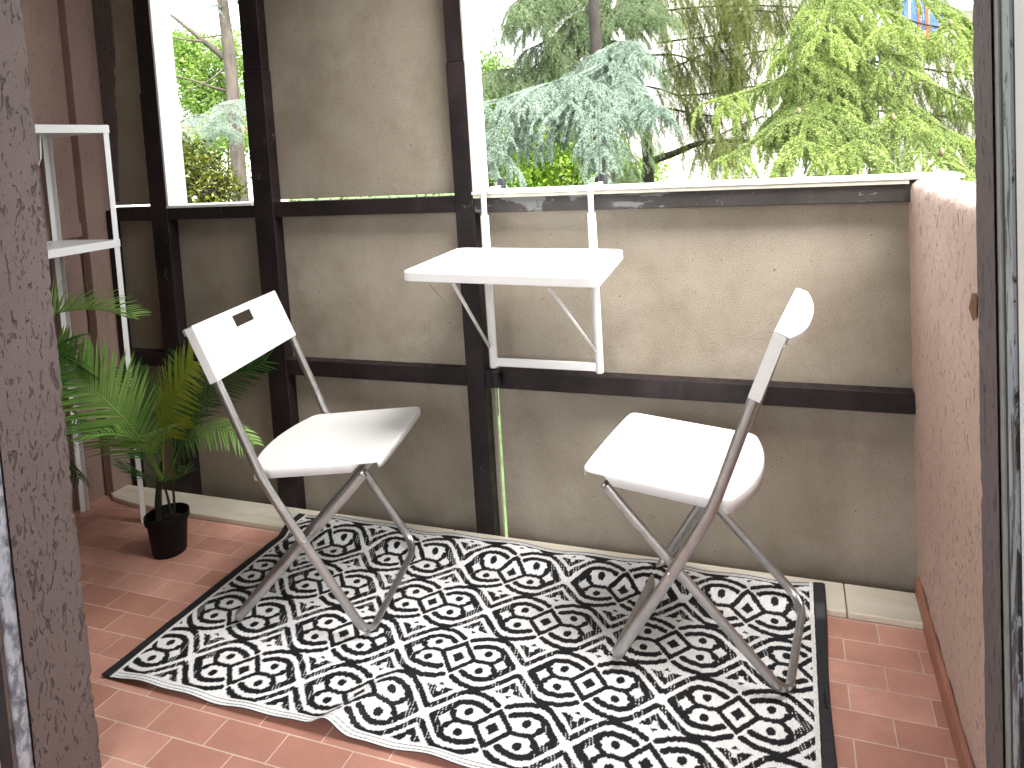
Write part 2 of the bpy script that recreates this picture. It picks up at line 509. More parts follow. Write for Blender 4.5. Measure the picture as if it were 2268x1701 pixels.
pn = 'cement panels of the balcony facade'
PT = .012
panels = [
    (-2.432, -2.157, 1.0862, 2.62, 'narrow tall cement panel in the left corner above the rail'),
    (-1.692, -.944, 1.0862, 2.62, 'tall cement panel between the two dark posts above the rail'),
    (-2.432, -2.157, .514, 1.070, 'narrow cement panel in the left corner behind the shelf'),
    (-2.156, -1.693, .514, 1.070, 'cement panel under the narrow window'),
    (-1.691, -.945, .514, 1.070, 'cement panel left of the wall table under the tall panel'),
    (-.943, .39, .514, 1.076, 'wide cement panel behind the wall table'),
    (-2.432, -2.157, -.3, .512, 'cement panel at floor level in the left corner'),
    (-2.156, -1.693, -.3, .512, 'dark cement panel at floor level behind the potted palm'),
    (-1.691, -.899, -.3, .512, 'cement panel at floor level behind the left chair'),
    (-.889, .39, -.3, .512, 'wide cement panel at floor level behind the right chair'),
]
for x0, x1, z0, z1, lab in panels:
    cx = (x0 + x1) / 2
    b = MB(); b.box(x0 - cx + .001, x1 - cx - .001, 0, PT, z0, z1)
    o = b.build('cement_panel', M_CONC, None, bevel=.002); o.location = (cx, YP, 0); tag(o, lab, 'panel', pn)

# white window trims
wt = empty('window_trim', (-2.0, 2.0, 1.08), 0, 'white jamb and sill of the narrow left window', 'window frame')
b = MB(); b.box(-.117, -.108, -.034, .052, .001, 1.54); b.build('jamb', M_SILLW, wt, bevel=.001)
b = MB(); b.box(-.117, .2665, -.037, .055, -.0035, .0008)
b.box(-.117, .2665, -.037, -.033, -.008, -.0036); b.build('sill', M_SILLW, wt, bevel=.0008)
b = MB(); b.box(.2565, .2665, .0105, .055, .001, 1.54); b.build('jamb', M_FRAME, wt, bevel=.001)
wt = empty('window_trim', (-.9, 2.0, 1.08), 0, 'white jamb left of the large opening above the table', 'window frame')
b = MB(); b.box(-.0115, -.001, -.034, .062, .013, 1.54); b.build('jamb', M_SILLW, wt, bevel=.001)
b = MB(); b.box(-.0150, -.0118, -.034, .0, .013, 1.54); b.build('edge_strip', simple('beige_edge_strip', (.42, .40, .33), .6), wt)
cp = empty('parapet_cap', (-.25, 2.0, 1.08), 0, 'white metal cap strip along the top of the right parapet', 'cap')
b = MB(); b.box(-.663, .64, -.043, .070, .0025, .0115); b.build('cap_strip', M_SILLW, cp, bevel=.0015)
b = MB(); b.box(-.66, .52, -.040, -.030, -.0085, .002); b.build('cap_lip', simple('cream_cap_lip', (.55, .52, .43), .6, 0, .2, 20), cp, bevel=.001)


# ================================================================== FURNITURE
def oval_path(pts, norms, it=0):
    return np.array(pts), np.array(norms)


SH = dict(wl=.202, ws=.168, yF=.142, zB=.447, yB=-.113, yT=-.257, zT=.816, yC=-.200, zC=.675, tb=.012, yR=-.240, yS=.147, zS=.421, ysf=.199, yr=-.137, zs=.462, hb=.213, zr=.440, w=.185)


def frame_tube(name, w, leg_yz, mat, parent, corner=.05, ra=.0125, rb=.0075):
    """U-shaped tube: down one side along leg_yz (top -> floor), across the floor, up the other side"""
    leg = chaikin([(0, y, z) for y, z in leg_yz], 3)[:, 1:]
    f = leg[-1]; d = leg[-2] - leg[-1]; d /= np.linalg.norm(d)
    pts = []; nrm = []
    T = np.gradient(leg, axis=0); T /= np.linalg.norm(T, axis=1)[:, None]
    def n_of(t): return np.array([0, -t[1], t[0]])
    keep = [i for i in range(len(leg)) if np.linalg.norm(leg[i] - f) > corner]
    for i in keep:
        pts.append((-w, leg[i][0], leg[i][1])); nrm.append(n_of(T[i]))
    nl = n_of(T[keep[-1]])
    for k in range(9):
        a = k / 8 * math.pi / 2
        q = f + d * corner * (1 - math.sin(a))
        pts.append((-w + corner * (1 - math.cos(a)), q[0], q[1])); nrm.append(nl)
    left = list(zip(pts, nrm))
    right = [((-p[0], p[1], p[2]), n) for p, n in reversed(left)]
    allp = left + right
    P = [p for p, n in allp]; N = [n for p, n in allp]
    m = MB(); m.tube(P, ra, 14, N=N, r2=rb)
    return m.build(name, mat, parent, smooth=True)


def seat_mesh():
    w, yf, yr = SH['w'], SH['ysf'], SH['yr']
    zf, zr = SH['zs'], SH['zr']
    out = []
    # outline counter-clockwise from front-right, with corner rounding; rear edge bows backwards
    def arc(cx, cy, r, a0, a1, n=8):
        return [(cx + r * math.cos(a0 + (a1 - a0) * i / n), cy + r * math.sin(a0 + (a1 - a0) * i / n)) for i in range(n + 1)]
    rr = .022
    out += arc(w - rr, yf - rr, rr, 0, math.pi / 2)
    out += [(x, yf + .004 * (1 - (x / w) ** 2)) for x in np.linspace(w - rr - .02, -w + rr + .02, 9)]
    out += arc(-w + rr, yf - rr, rr, math.pi / 2, math.pi)
    nL = len(out)
    out += [(-w, y) for y in np.linspace(yf - rr - .012, yr + .03, 14)]
    rc = .03
    out += arc(-w + rc, yr - .0 + rc - .01, rc, math.pi, math.pi * 1.40, 6)
    xs = np.linspace(-w + rc * .8 + .012, w - rc * .8 - .012, 17)
    xm_ = abs(out[-1][0]); out += [(x, yr - .0085 - .034 * (1 - (abs(x) / xm_) ** 2.1)) for x in xs if abs(x) < xm_ - .003]
    out += arc(w - rc, yr + rc - .01, rc, math.pi * 1.60, math.pi * 2, 6)
    out += [(w, y) for y in np.linspace(yr + .03, yf - rr - .012, 14)]
    P = np.array(out)
    n = len(P)
    zt = lambda y: zf + (zr - zf) * (yf - y) / (yf - yr) - .004 * 0
    c = P.mean(0)
    # outward normals
    nx = np.roll(P, -1, 0) - np.roll(P, 1, 0); nrm = np.stack([nx[:, 1], -nx[:, 0]], 1); nrm /= np.linalg.norm(nrm, axis=1)[:, None]
    V = []; rings = []
    def ring(off, dz):
        i0 = len(V)
        for i in range(n):
            q = P[i] + nrm[i] * off
            d = dz(P[i]) if callable(dz) else dz
            V.append((q[0], q[1], zt(P[i][1]) + d))
        rings.append(i0)
    # dished interior
    for s_, dz in ((.25, -.0012), (.6, -.0010)):
        i0 = len(V)
        for i in range(n):
            q = c + (P[i] - c) * s_
            V.append((q[0], q[1], zt(q[1]) + dz))
        rings.append(i0)
    ring(-.010, -.0005); ring(-.0035, 0.0); ring(-.0010, -.0012); ring(0, -.0038)
    def lip(p):
        x, y = p
        side = abs(x) > w - .004
        if y > yf - rr + .002 and abs(x) < w - rr + .006: return -.020        # front lip
        if side and y > yf - .062: return -.006                                  # notch behind the corner
        if y < yr + .012: return -.032
        if side: return -.026
        return -.020
    ring(.0003, lip)
    i0 = len(V)
    for i in range(n):
        q = P[i] - nrm[i] * .0025
        V.append((q[0], q[1], zt(P[i][1]) + lip(P[i])))
    rings.append(i0)
    i1 = len(V)
    for i in range(n):
        q = P[i] - nrm[i] * .0025
        V.append((q[0], q[1], zt(P[i][1]) - .005))
    rings.append(i1)
    F = [tuple(range(rings[0], rings[0] + n))]
    for a, b_ in zip(rings[:-1], rings[1:]):
        F += [(a + i, b_ + i, b_ + (i + 1) % n, a + (i + 1) % n) for i in range(n)]
    F.append(tuple(i1 + i for i in range(n - 1, -1, -1)))
    m = MB(); m.add(V, F)
    return m


def backrest_mesh():
    hb = SH['hb']; b0 = np.array([SH['yC'], SH['zC']]); b1 = np.array([SH['yT'], SH['zT']])
    up = (b1 - b0); H = np.linalg.norm(up); up /= H
    fw = np.array([up[1], -up[0]])           # towards the sitter (+y side)
    def pt(x, s, d):                          # x across, s height 0..H, d forward
        q = b0 + up * s + fw * d
        return (x, q[0], q[1])
    m = MB()
    # front plate as a ring of quads around the hand hole, slightly bowed
    hw, h0, h1 = .046, H * .66, H * .87
    xs = sorted(set([-hb, -hb + .003, -.16, -.11, -.075, -hw, -hw + .004, -.015, .015, hw - .004, hw, .075, .11, .16, hb - .003, hb]))
    ss = [0, .003, H * .3, h0, h0 + .003, h1 - .003, h1, H - .004, H - .001]
    def fr_(x): return .012 - .004 * (abs(x) / hb) ** 2 * 0 + (-.002 if abs(x) > hb - .0025 else 0)
    TH = .0035
    idx = {}
    V = []; F = []
    for layer in (0, 1):
        for i, x in enumerate(xs):
            for j, s in enumerate(ss):
                idx[(layer, i, j)] = len(V); V.append(pt(x, s, fr_(x) - layer * TH))
    solid = {}
    for i in range(len(xs) - 1):
        for j in range(len(ss) - 1):
            inhole = (xs[i] >= -hw and xs[i + 1] <= hw and ss[j] >= h0 and ss[j + 1] <= h1)
            solid[(i, j)] = not inhole
    for (i, j), sld in solid.items():
        if not sld: continue
        F.append((idx[0, i, j], idx[0, i + 1, j], idx[0, i + 1, j + 1], idx[0, i, j + 1]))
        F.append((idx[1, i, j], idx[1, i, j + 1], idx[1, i + 1, j + 1], idx[1, i + 1, j]))
        for (di, dj, a, b_) in ((-1, 0, (0, 0), (0, 1)), (1, 0, (1, 1), (1, 0)), (0, -1, (1, 0), (0, 0)), (0, 1, (0, 1), (1, 1))):
            if not solid.get((i + di, j + dj), False):
                p, q = (i + a[0], j + a[1]), (i + b_[0], j + b_[1])
                F.append((idx[0, p[0], p[1]], idx[0, q[0], q[1]], idx[1, q[0], q[1]], idx[1, p[0], p[1]]))
    m.add(V, F)
    # end channels that wrap the tubes
    for s in (-1, 1):
        x0, x1 = sorted((s * hb, s * (hb - .003)))
        for (xa, xb, da, db) in ((x0, x1, -.014, .0085), (min(s * (hb - .003), s * (hb - .026)), max(s * (hb - .003), s * (hb - .026)), -.014, -.0112)):
            vs = [pt(x, t, d) for t in (0, H - .002) for d in (da, db) for x in (xa, xb)]
            m.add(vs, [(0, 2, 3, 1), (4, 5, 7, 6), (0, 1, 5, 4), (2, 6, 7, 3), (0, 4, 6, 2), (1, 3, 7, 5)])
    # top flange: straight front, bowed back with a short lip
    xs2 = np.linspace(-hb, hb, 25)
    bk = lambda x: -.0185 - .028 * (1 - (abs(x) / hb) ** 2.4)
    V = []; n = len(xs2)
    for row in range(6):
        for x in xs2:
            d, t = [(.0105, H - .0015), (.0085, H), (bk(x) + .002, H), (bk(x), H - .002), (bk(x), H - .018), (bk(x) + .003, H - .018)][row]
            V.append(pt(x, t, d))
    for x in xs2: V.append(pt(x, H - .0035, bk(x) + .003))
    for x in xs2: V.append(pt(x, H - .0035, .0084))
    F = []
    for rrow in range(7):
        F += [(rrow * n + i, rrow * n + i + 1, (rrow + 1) * n + i + 1, (rrow + 1) * n + i) for i in range(n - 1)]
    m.add(V, F)
    return m


def make_chair():
    root = empty('folding_chair')
    s = SH
    o = seat_mesh().build('seat', M_PLAST, root, smooth=True)
    o = backrest_mesh().build('backrest', M_PLAST, root, bevel=.0012)
    up = np.array([s['yT'] - s['yC'], s['zT'] - s['zC']]); up /= np.linalg.norm(up)
    top = (s['yT'] - up[0] * .006, s['zT'] - up[1] * .006)
    frame_tube('back_frame', s['wl'], [top, (s['yC'], s['zC']), (s['yB'] - .012, s['zB'] + .03), (s['yB'] + .02, s['zB'] - .05), (s['yF'], .016)], M_STEEL, root)
    frame_tube('leg_frame', s['ws'], [(s['yS'], s['zS']), (s['yS'] - .05, s['zS'] - .055), (s['yR'] + .2, .225), (s['yR'], .016)], M_STEEL, root)
    # rivets at the crossing
    a0 = np.array([s['yF'], .016]); a1 = np.array([s['yB'], s['zB']]); b0 = np.array([s['yR'], .016]); b1 = np.array([s['yS'], s['zS']])
    t = np.linalg.solve(np.array([a1 - a0, -(b1 - b0)]).T, b0 - a0); q = a0 + t[0] * (a1 - a0)
    for sg in (-1, 1):
        m = MB(); m.tube([(sg * .165, q[0], q[1]), (sg * .210, q[0], q[1]), (sg * .2115, q[0], q[1])], [.004, .004, .0025], 12)
        m.build('rivet', M_STEEL, root, smooth=True)
        m = MB(); m.tube([(sg * (s['wl'] - .035), s['yF'] + .004, .004), (sg * (s['wl'] - .060), s['yF'] + .004, .004)], .0065, 10)
        m.build('foot_pad', M_BLACK, root, smooth=True)
        m = MB(); m.tube([(sg * (s['ws'] - .035), s['yR'] - .004, .004), (sg * (s['ws'] - .060), s['yR'] - .004, .004)], .0065, 10)
        m.build('foot_pad', M_BLACK, root, smooth=True)
        # hinge axle under the seat and slide pin
        m = MB(); m.tube([(sg * .160, s['yS'], s['zS'] + .006), (sg * .186, s['yS'], s['zS'] + .006)], .005, 10)
        m.build('hinge_pin', M_STEEL, root, smooth=True)
    return root


RUGZ = .0065
ch = make_chair()
ch.location = (-.267, 1.704, RUGZ - .002); ch.rotation_euler = (0, 0, 1.466)
tag(ch, 'white folding chair seen from its side, near the pink wall, facing left', 'chair', 'white folding chairs on the rug')
c2 = ch.copy(); COL.objects.link(c2)
for k in list(ch.children):
    c = k.copy(); COL.objects.link(c); c.parent = c2
c2.location = (-1.218, 1.615, RUGZ - .002); c2.rotation_euler = (0, 0, -1.350)
tag(c2, 'white folding chair in front of the palm with hand hole in its backrest facing right', 'chair', 'white folding chairs on the rug')

# ---------------------------------------------------------------- hanging table
tb = empty('hanging_table', (-.70, 1.93, .565), 0, 'white fold-down balcony table hooked over the parapet cap', 'table')
TO = np.array([-.70, 1.93, .565])
corners = np.array([(-.952, 1.925, .9285), (-.446, 1.925, .9205), (-.414, 1.522, .9190), (-.922, 1.535, .9285)])
def round_poly(C, r, n=7):
    out = []
    for i in range(4):
        p, a, b_ = C[i], C[i - 1], C[(i + 1) % 4]
        da = (a - p) / np.linalg.norm(a - p); db = (b_ - p) / np.linalg.norm(b_ - p)
        for k in range(n + 1):
            t = k / n
            q = (1 - t) ** 2 * (p + da * r) + 2 * t * (1 - t) * p + t * t * (p + db * r)
            out.append(q)
    return np.array(out)
base = round_poly(corners, .028); cc = base.mean(0)
n = len(base); V = []; 
for sc_, dz in ((.5, 0), (.975, 0), (.993, -.0008), (1.0, -.004), (1.0, -.023), (.995, -.0245), (.985, -.0245), (.985, -.006)):
    for p in base:
        q = cc + (p - cc) * sc_; V.append((q[0] - TO[0], q[1] - TO[1], p[2] * 0 + q[2] + dz - TO[2]))
F = [tuple(range(n - 1, -1, -1))]
for rI in range(7):
    F += [(rI * n + i, rI * n + (i + 1) % n, (rI + 1) * n + (i + 1) % n, (rI + 1) * n + i) for i in range(n)]
F.append(tuple(7 * n + i for i in range(n)))
m = MB(); m.add(V, F); o = m.build('tabletop', M_TABLE, tb, smooth=False, bevel=.0008)
for x, nm in ((-.861, 0), (-.5345, 1)):
    m = MB(); m.tube([(x - TO[0], -.002, .0), (x - TO[0], -.002, .003), (x - TO[0], -.002, .455), (x - TO[0], -.002, .457)], [.0105, .012, .012, .0105], 18)
    m.build('leg', M_TABLE, tb, smooth=True)
    m = MB(); m.tube([(x - TO[0], -.002, .45), (x - TO[0], -.002, .525), (x - TO[0], .002, .531), (x - TO[0], .010, .5335)], .0082, 16)
    up_ = m.build('hook_tube', M_TABLE, tb, smooth=True)
    m = MB()
    hk = [(-.010, -.006), (.010, -.006), (.0085, .055), (.006, .125), (-.006, .125), (-.0085, .055)]
    m.add([(x - TO[0] + a, b_, z) for z in (.529, .5365) for a, b_ in hk], [(5, 4, 3, 2, 1, 0), (6, 7, 8, 9, 10, 11)] + [(i, (i + 1) % 6, (i + 1) % 6 + 6, i + 6) for i in range(6)])
    m.build('hook_plate', M_TABLE, tb, bevel=.001)
    m = MB(); m.tube([(x - TO[0] + .003, .135, .52), (x - TO[0] + .003, .137, .558)], [.014, .013], 14)
    m.build('clamp_knob', M_BLACK, tb, smooth=True, bevel=.001)
    top = (-.791, 1.56, .892) if nm == 0 else (-.541, 1.56, .884)
    bot = (x + (-.006 if nm == 0 else -.006), 1.914, .632)
    m = MB(); m.tube([np.array(bot) - TO, np.array(top) - TO], .0045, 10)
    m.build('brace', M_TABLE, tb, smooth=True)
m = MB(); m.box(-.152, .1565, -.010, .002, .006, .029); m.build('crossbar', M_TABLE, tb, bevel=.0015)
# loose string below the table
sp = [at(1000 - 50, 627, 1.75), at(962, 642, 1.78), at(975, 656, 1.8), at(984, 668, 1.82)]
m = MB(); m.tube(chaikin(sp, 2), .0007, 5)
o = m.build('loose_string', simple('brown_string', (.10, .08, .06), .9), None); tag(o, 'thin dark string hanging under the left end of the table', 'string')

# ---------------------------------------------------------------- shelf unit
su = empty('shelf_unit', (-2.31, 1.60, 0), 0, 'tall white metal shelf unit against the left wall', 'shelf')
SX, SY = 2.31, -1.60
x0, x1, y0, y1, HT = -2.447, -2.158, 1.20, 1.797, 1.372
def sbox(name, a, b_, c, d, e, f, bev=.001):
    m = MB(); m.box(a + SX, b_ + SX, c + SY, d + SY, e, f); return m.build(name, M_WHITE, su, bevel=bev)
for lx, ly, sx, sy in ((x1, y1, -1, -1), (x0, y1, 1, -1), (x1, y0, -1, 1), (x0, y0, 1, 1)):
    m = MB()
    xa, xb = sorted((lx, lx + sx * .020)); ya, yb = sorted((ly, ly + sy * .0018)); m.box(xa + SX, xb + SX, ya + SY, yb + SY, 0, HT)
    xa, xb = sorted((lx, lx + sx * .0018)); ya, yb = sorted((ly + sy * .0019, ly + sy * .020)); m.box(xa + SX, xb + SX, ya + SY, yb + SY, 0, HT)
    m.build('leg', M_WHITE, su, bevel=.0006)
for zt in (HT - .003, .984):
    m = MB()
    m.box(x0 + .003 + SX, x1 - .003 + SX, y0 + .003 + SY, y1 - .003 + SY, zt - .004, zt)
    for (a, b_, c, d) in ((x0 + .0025, x1 - .0025, y1 - .0052, y1 - .0022), (x0 + .0025, x1 - .0025, y0 + .0022, y0 + .0052), (x1 + .0005, x1 + .003, y0, y1 + .001), (x0 + .0022, x0 + .0045, y0 + .006, y1 - .006)):
        m.box(a + SX, b_ + SX, c + SY, d + SY, zt - .024, zt + .002)
    m.build('shelf_board', M_WHITE, su, bevel=.0008)
m = MB(); cl = at(88, 310, 1.62)
m.add([(x - cl[0] + 0, y - cl[1], z - cl[2]) for x, y, z in [(cl[0] - .03, 1.60, 1.345), (cl[0] + .035, 1.60, 1.345), (cl[0] + .028, 1.60, 1.27), (cl[0] + .012, 1.60, 1.245), (cl[0] - .012, 1.60, 1.25), (cl[0] - .03, 1.60, 1.28)]], [(0, 1, 2, 3, 4, 5)])
o = m.build('white_cloth', M_WHITE, None); o.location = (-2.19 - .03 + .0, 1.60, cl[2]); md = o.modifiers.new('s', 'SOLIDIFY'); md.thickness = .004
o.location = (cl[0], cl[1] , cl[2]); tag(o, 'small white cloth tag hanging from the top shelf', 'cloth')

# ---------------------------------------------------------------- palms
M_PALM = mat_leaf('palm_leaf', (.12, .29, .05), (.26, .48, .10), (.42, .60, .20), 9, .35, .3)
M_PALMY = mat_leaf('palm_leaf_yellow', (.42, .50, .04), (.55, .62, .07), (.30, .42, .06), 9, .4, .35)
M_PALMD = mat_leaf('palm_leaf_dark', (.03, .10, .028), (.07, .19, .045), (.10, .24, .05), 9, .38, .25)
M_STEM = simple('palm_stem', (.05, .07, .025), .6, 0, .3, 30)


def frond(name, pts, mat, parent, n=24, L=.13, wd=.0085, spread=.9, lift=.25, droop=.5, flat=None, seed=0, bare=.22):
    rg = np.random.default_rng(seed)
    P = chaikin(pts, 3); o0 = np.array(parent.location)
    seg = np.linalg.norm(np.diff(P, axis=0), axis=1); s = np.concatenate([[0], np.cumsum(seg)]); tot = s[-1]
    m = MB()
    rad = np.linspace(.0032, .0010, len(P))
    m.tube(P - o0, list(rad), 6)
    for i in range(n):
        f = bare + (1 - bare) * (i + .5) / n
        d = f * tot
        c = np.array([np.interp(d, s, P[:, k]) for k in range(3)])
        c2_ = np.array([np.interp(min(tot, d + .01), s, P[:, k]) for k in range(3)]); c1_ = np.array([np.interp(max(0, d - .01), s, P[:, k]) for k in range(3)])
        T = c2_ - c1_; T /= np.linalg.norm(T)
        up = np.array([0, 0, 1.0]) if flat is None else np.array(flat, float)
        S = np.cross(T, up); S /= np.linalg.norm(S) + 1e-9
        U = np.cross(S, T)
        ll = L * (math.sin(math.pi * min(1, (.18 + .82 * (f - bare) / (1 - bare)) ** .8)) * .55 + .5) * rg.uniform(.88, 1.1)
        for sg in (-1, 1):
            D = S * sg * spread + T * (.55 + .5 * f) + U * lift
            D += rg.normal(0, .06, 3); D /= np.linalg.norm(D)
            pts_ = []
            cur = c.copy(); d_ = D.copy()
            K = 6
            for k in range(K + 1):
                pts_.append(cur.copy())
                cur = cur + d_ * ll / K
                d_ = d_ + np.array([0, 0, -1]) * droop * .17; d_ /= np.linalg.norm(d_)
            W = np.cross(D, U); W /= np.linalg.norm(W) + 1e-9
            vs = []
            for k, p in enumerate(pts_):
                t = k / K
                w_ = wd * .5 * (math.sin(math.pi * min(1, .12 + .86 * t)) ** .6) * (1 - .35 * t)
                if k == K: w_ = .0003
                vs += [p - W * w_ + U * w_ * .35 - o0, p - o0 - U * .0004, p + W * w_ + U * w_ * .35 - o0]
            fs = []
            for k in range(K):
                a = k * 3
                fs += [(a, a + 1, a + 4, a + 3), (a + 1, a + 2, a + 5, a + 4)]
            m.add(vs, fs)
    return m.build(name, mat, parent, smooth=True)


def pot(root, r0, r1, h):
    m = MB(); m.lathe([(.001, .001), (r0, .001), (r0 + .001, .004), (r1 - .004, h - .022), (r1 + .002, h - .021), (r1 + .003, h), (r1 - .003, h + .001), (r1 - .006, h - .02), (r1 - .012, h - .03), (.001, h - .03)], 40)
    p = m.build('pot', M_POT, root, smooth=True, bevel=.001)
    m = MB(); m.lathe([(.001, h - .026), (r1 - .013, h - .027), (r1 - .013, h - .029), (.001, h - .029)], 20); m.build('soil', M_SOIL, root)


A = at
pl = empty('potted_palm', (-1.905, 1.66, 0), 0, 'potted palm in a black pot standing left of the rug', 'plant')
pot(pl, .048, .0625, .128)
for (dx, dy, pts) in ((0, 0, [A(352, 1150, 1.66), A(350, 1110, 1.66), A(352, 1075, 1.655), A(360, 1020, 1.65)]), (0, 0, [A(385, 1150, 1.67), A(386, 1110, 1.67), A(382, 1070, 1.67)]), (0, 0, [A(380, 1140, 1.66), A(370, 1095, 1.66), A(362, 1070, 1.66)])):
    m = MB(); P = chaikin(pts, 2) - np.array(pl.location); m.tube(P, list(np.linspace(.013 if pts[0][0] < -1.92 else .005, .006 if pts[0][0] < -1.92 else .003, len(P))), 9); m.build('stem', simple('dark_palm_stem', (.035, .04, .02), .7, 0, .3, 30, .002), pl, smooth=True)
fd = frond
fd('frond', [A(362, 1050, 1.65), A(360, 960, 1.60), A(385, 880, 1.56), A(428, 798, 1.50)], M_PALMY, pl, 34, .130, .0085, .95, -.1, .1, flat=(.15, -1, .5), seed=1, bare=.30)
fd('frond', [A(362, 1060, 1.65), A(312, 968, 1.60), A(235, 885, 1.56), A(178, 845, 1.53), A(128, 770, 1.50)], M_PALM, pl, 46, .170, .0100, .9, .1, .25, flat=(.1, -.8, .7), seed=2, bare=.2)
fd('frond', [A(355, 1062, 1.64), A(318, 985, 1.58), A(262, 958, 1.54), A(190, 965, 1.50)], M_PALM, pl, 20, .10, .007, .8, .25, .6, seed=3, bare=.3)
fd('frond', [A(372, 1062, 1.66), A(398, 985, 1.66), A(440, 952, 1.66), A(500, 948, 1.66), A(562, 985, 1.66)], M_PALM, pl, 26, .085, .0065, .9, -.05, .9, flat=(0, -.55, .85), seed=4, bare=.35)
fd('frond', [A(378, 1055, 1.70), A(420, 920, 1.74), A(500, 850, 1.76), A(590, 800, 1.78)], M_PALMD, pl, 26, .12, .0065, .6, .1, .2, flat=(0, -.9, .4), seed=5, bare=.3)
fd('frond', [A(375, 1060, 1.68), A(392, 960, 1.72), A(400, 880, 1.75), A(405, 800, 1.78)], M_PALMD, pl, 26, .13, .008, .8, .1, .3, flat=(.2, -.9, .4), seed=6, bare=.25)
fd('frond', [A(368, 1066, 1.64), A(330, 1062, 1.60), A(290, 1046, 1.57), A(262, 1032, 1.55)], M_PALMD, pl, 14, .07, .006, .6, .2, .3, seed=7, bare=.2)
fd('frond', [A(372, 1066, 1.66), A(400, 1060, 1.62), A(412, 1035, 1.58)], M_PALMD, pl, 12, .06, .006, .7, .3, .2, seed=8, bare=.2)
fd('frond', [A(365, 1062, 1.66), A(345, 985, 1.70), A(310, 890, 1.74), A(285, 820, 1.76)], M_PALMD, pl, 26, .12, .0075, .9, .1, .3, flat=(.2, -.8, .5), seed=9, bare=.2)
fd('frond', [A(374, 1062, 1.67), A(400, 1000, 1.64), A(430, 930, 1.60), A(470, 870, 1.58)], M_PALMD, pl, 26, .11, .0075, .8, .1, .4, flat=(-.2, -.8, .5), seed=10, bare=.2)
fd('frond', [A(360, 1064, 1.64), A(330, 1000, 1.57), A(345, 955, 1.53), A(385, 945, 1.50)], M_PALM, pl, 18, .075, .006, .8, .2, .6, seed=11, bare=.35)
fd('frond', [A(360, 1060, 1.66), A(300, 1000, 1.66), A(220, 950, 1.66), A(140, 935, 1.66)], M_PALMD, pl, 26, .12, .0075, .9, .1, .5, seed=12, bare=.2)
# second palm, its pot hidden by the pillar
p2 = empty('potted_palm', (-2.03, 1.37, 0), 0, 'palm half hidden behind the left pillar with a high arching leaf', 'plant')
pot(p2, .048, .062, .128)
q0 = np.array([-2.03, 1.37, .12])
m = MB(); m.tube(chaikin([q0, q0 + (.0, .01, .2), q0 + (.01, .01, .38)], 2) - np.array(p2.location), .009, 8); m.build('stem', M_STEM, p2, smooth=True)
qc = q0 + np.array([.01, .01, .36])
fd('frond', [qc, A(95, 700, 1.42), A(160, 685, 1.45), A(230, 684, 1.48), A(286, 705, 1.50)], M_PALM, p2, 46, .125, .0095, .6, .6, .2, seed=21, bare=.25)
fd('frond', [qc, A(90, 760, 1.45), A(140, 790, 1.5), A(200, 830, 1.56)], M_PALMD, p2, 26, .12, .008, .9, .15, .5, seed=22, bare=.25)
fd('frond', [qc, A(80, 860, 1.45), A(130, 880, 1.50), A(180, 930, 1.54)], M_PALM, p2, 26, .12, .0075, .9, .1, .8, seed=23, bare=.25)
fd('frond', [qc, A(90, 950, 1.45), A(140, 1010, 1.5), A(175, 1060, 1.54)], M_PALMD, p2, 22, .10, .007, .9, .1, .8, seed=24, bare=.25)
fd('frond', [qc, qc + np.array([-.15, -.05, .25]), qc + np.array([-.32, -.1, .3])], M_PALM, p2, 24, .12, .008, .9, .1, .6, seed=25)


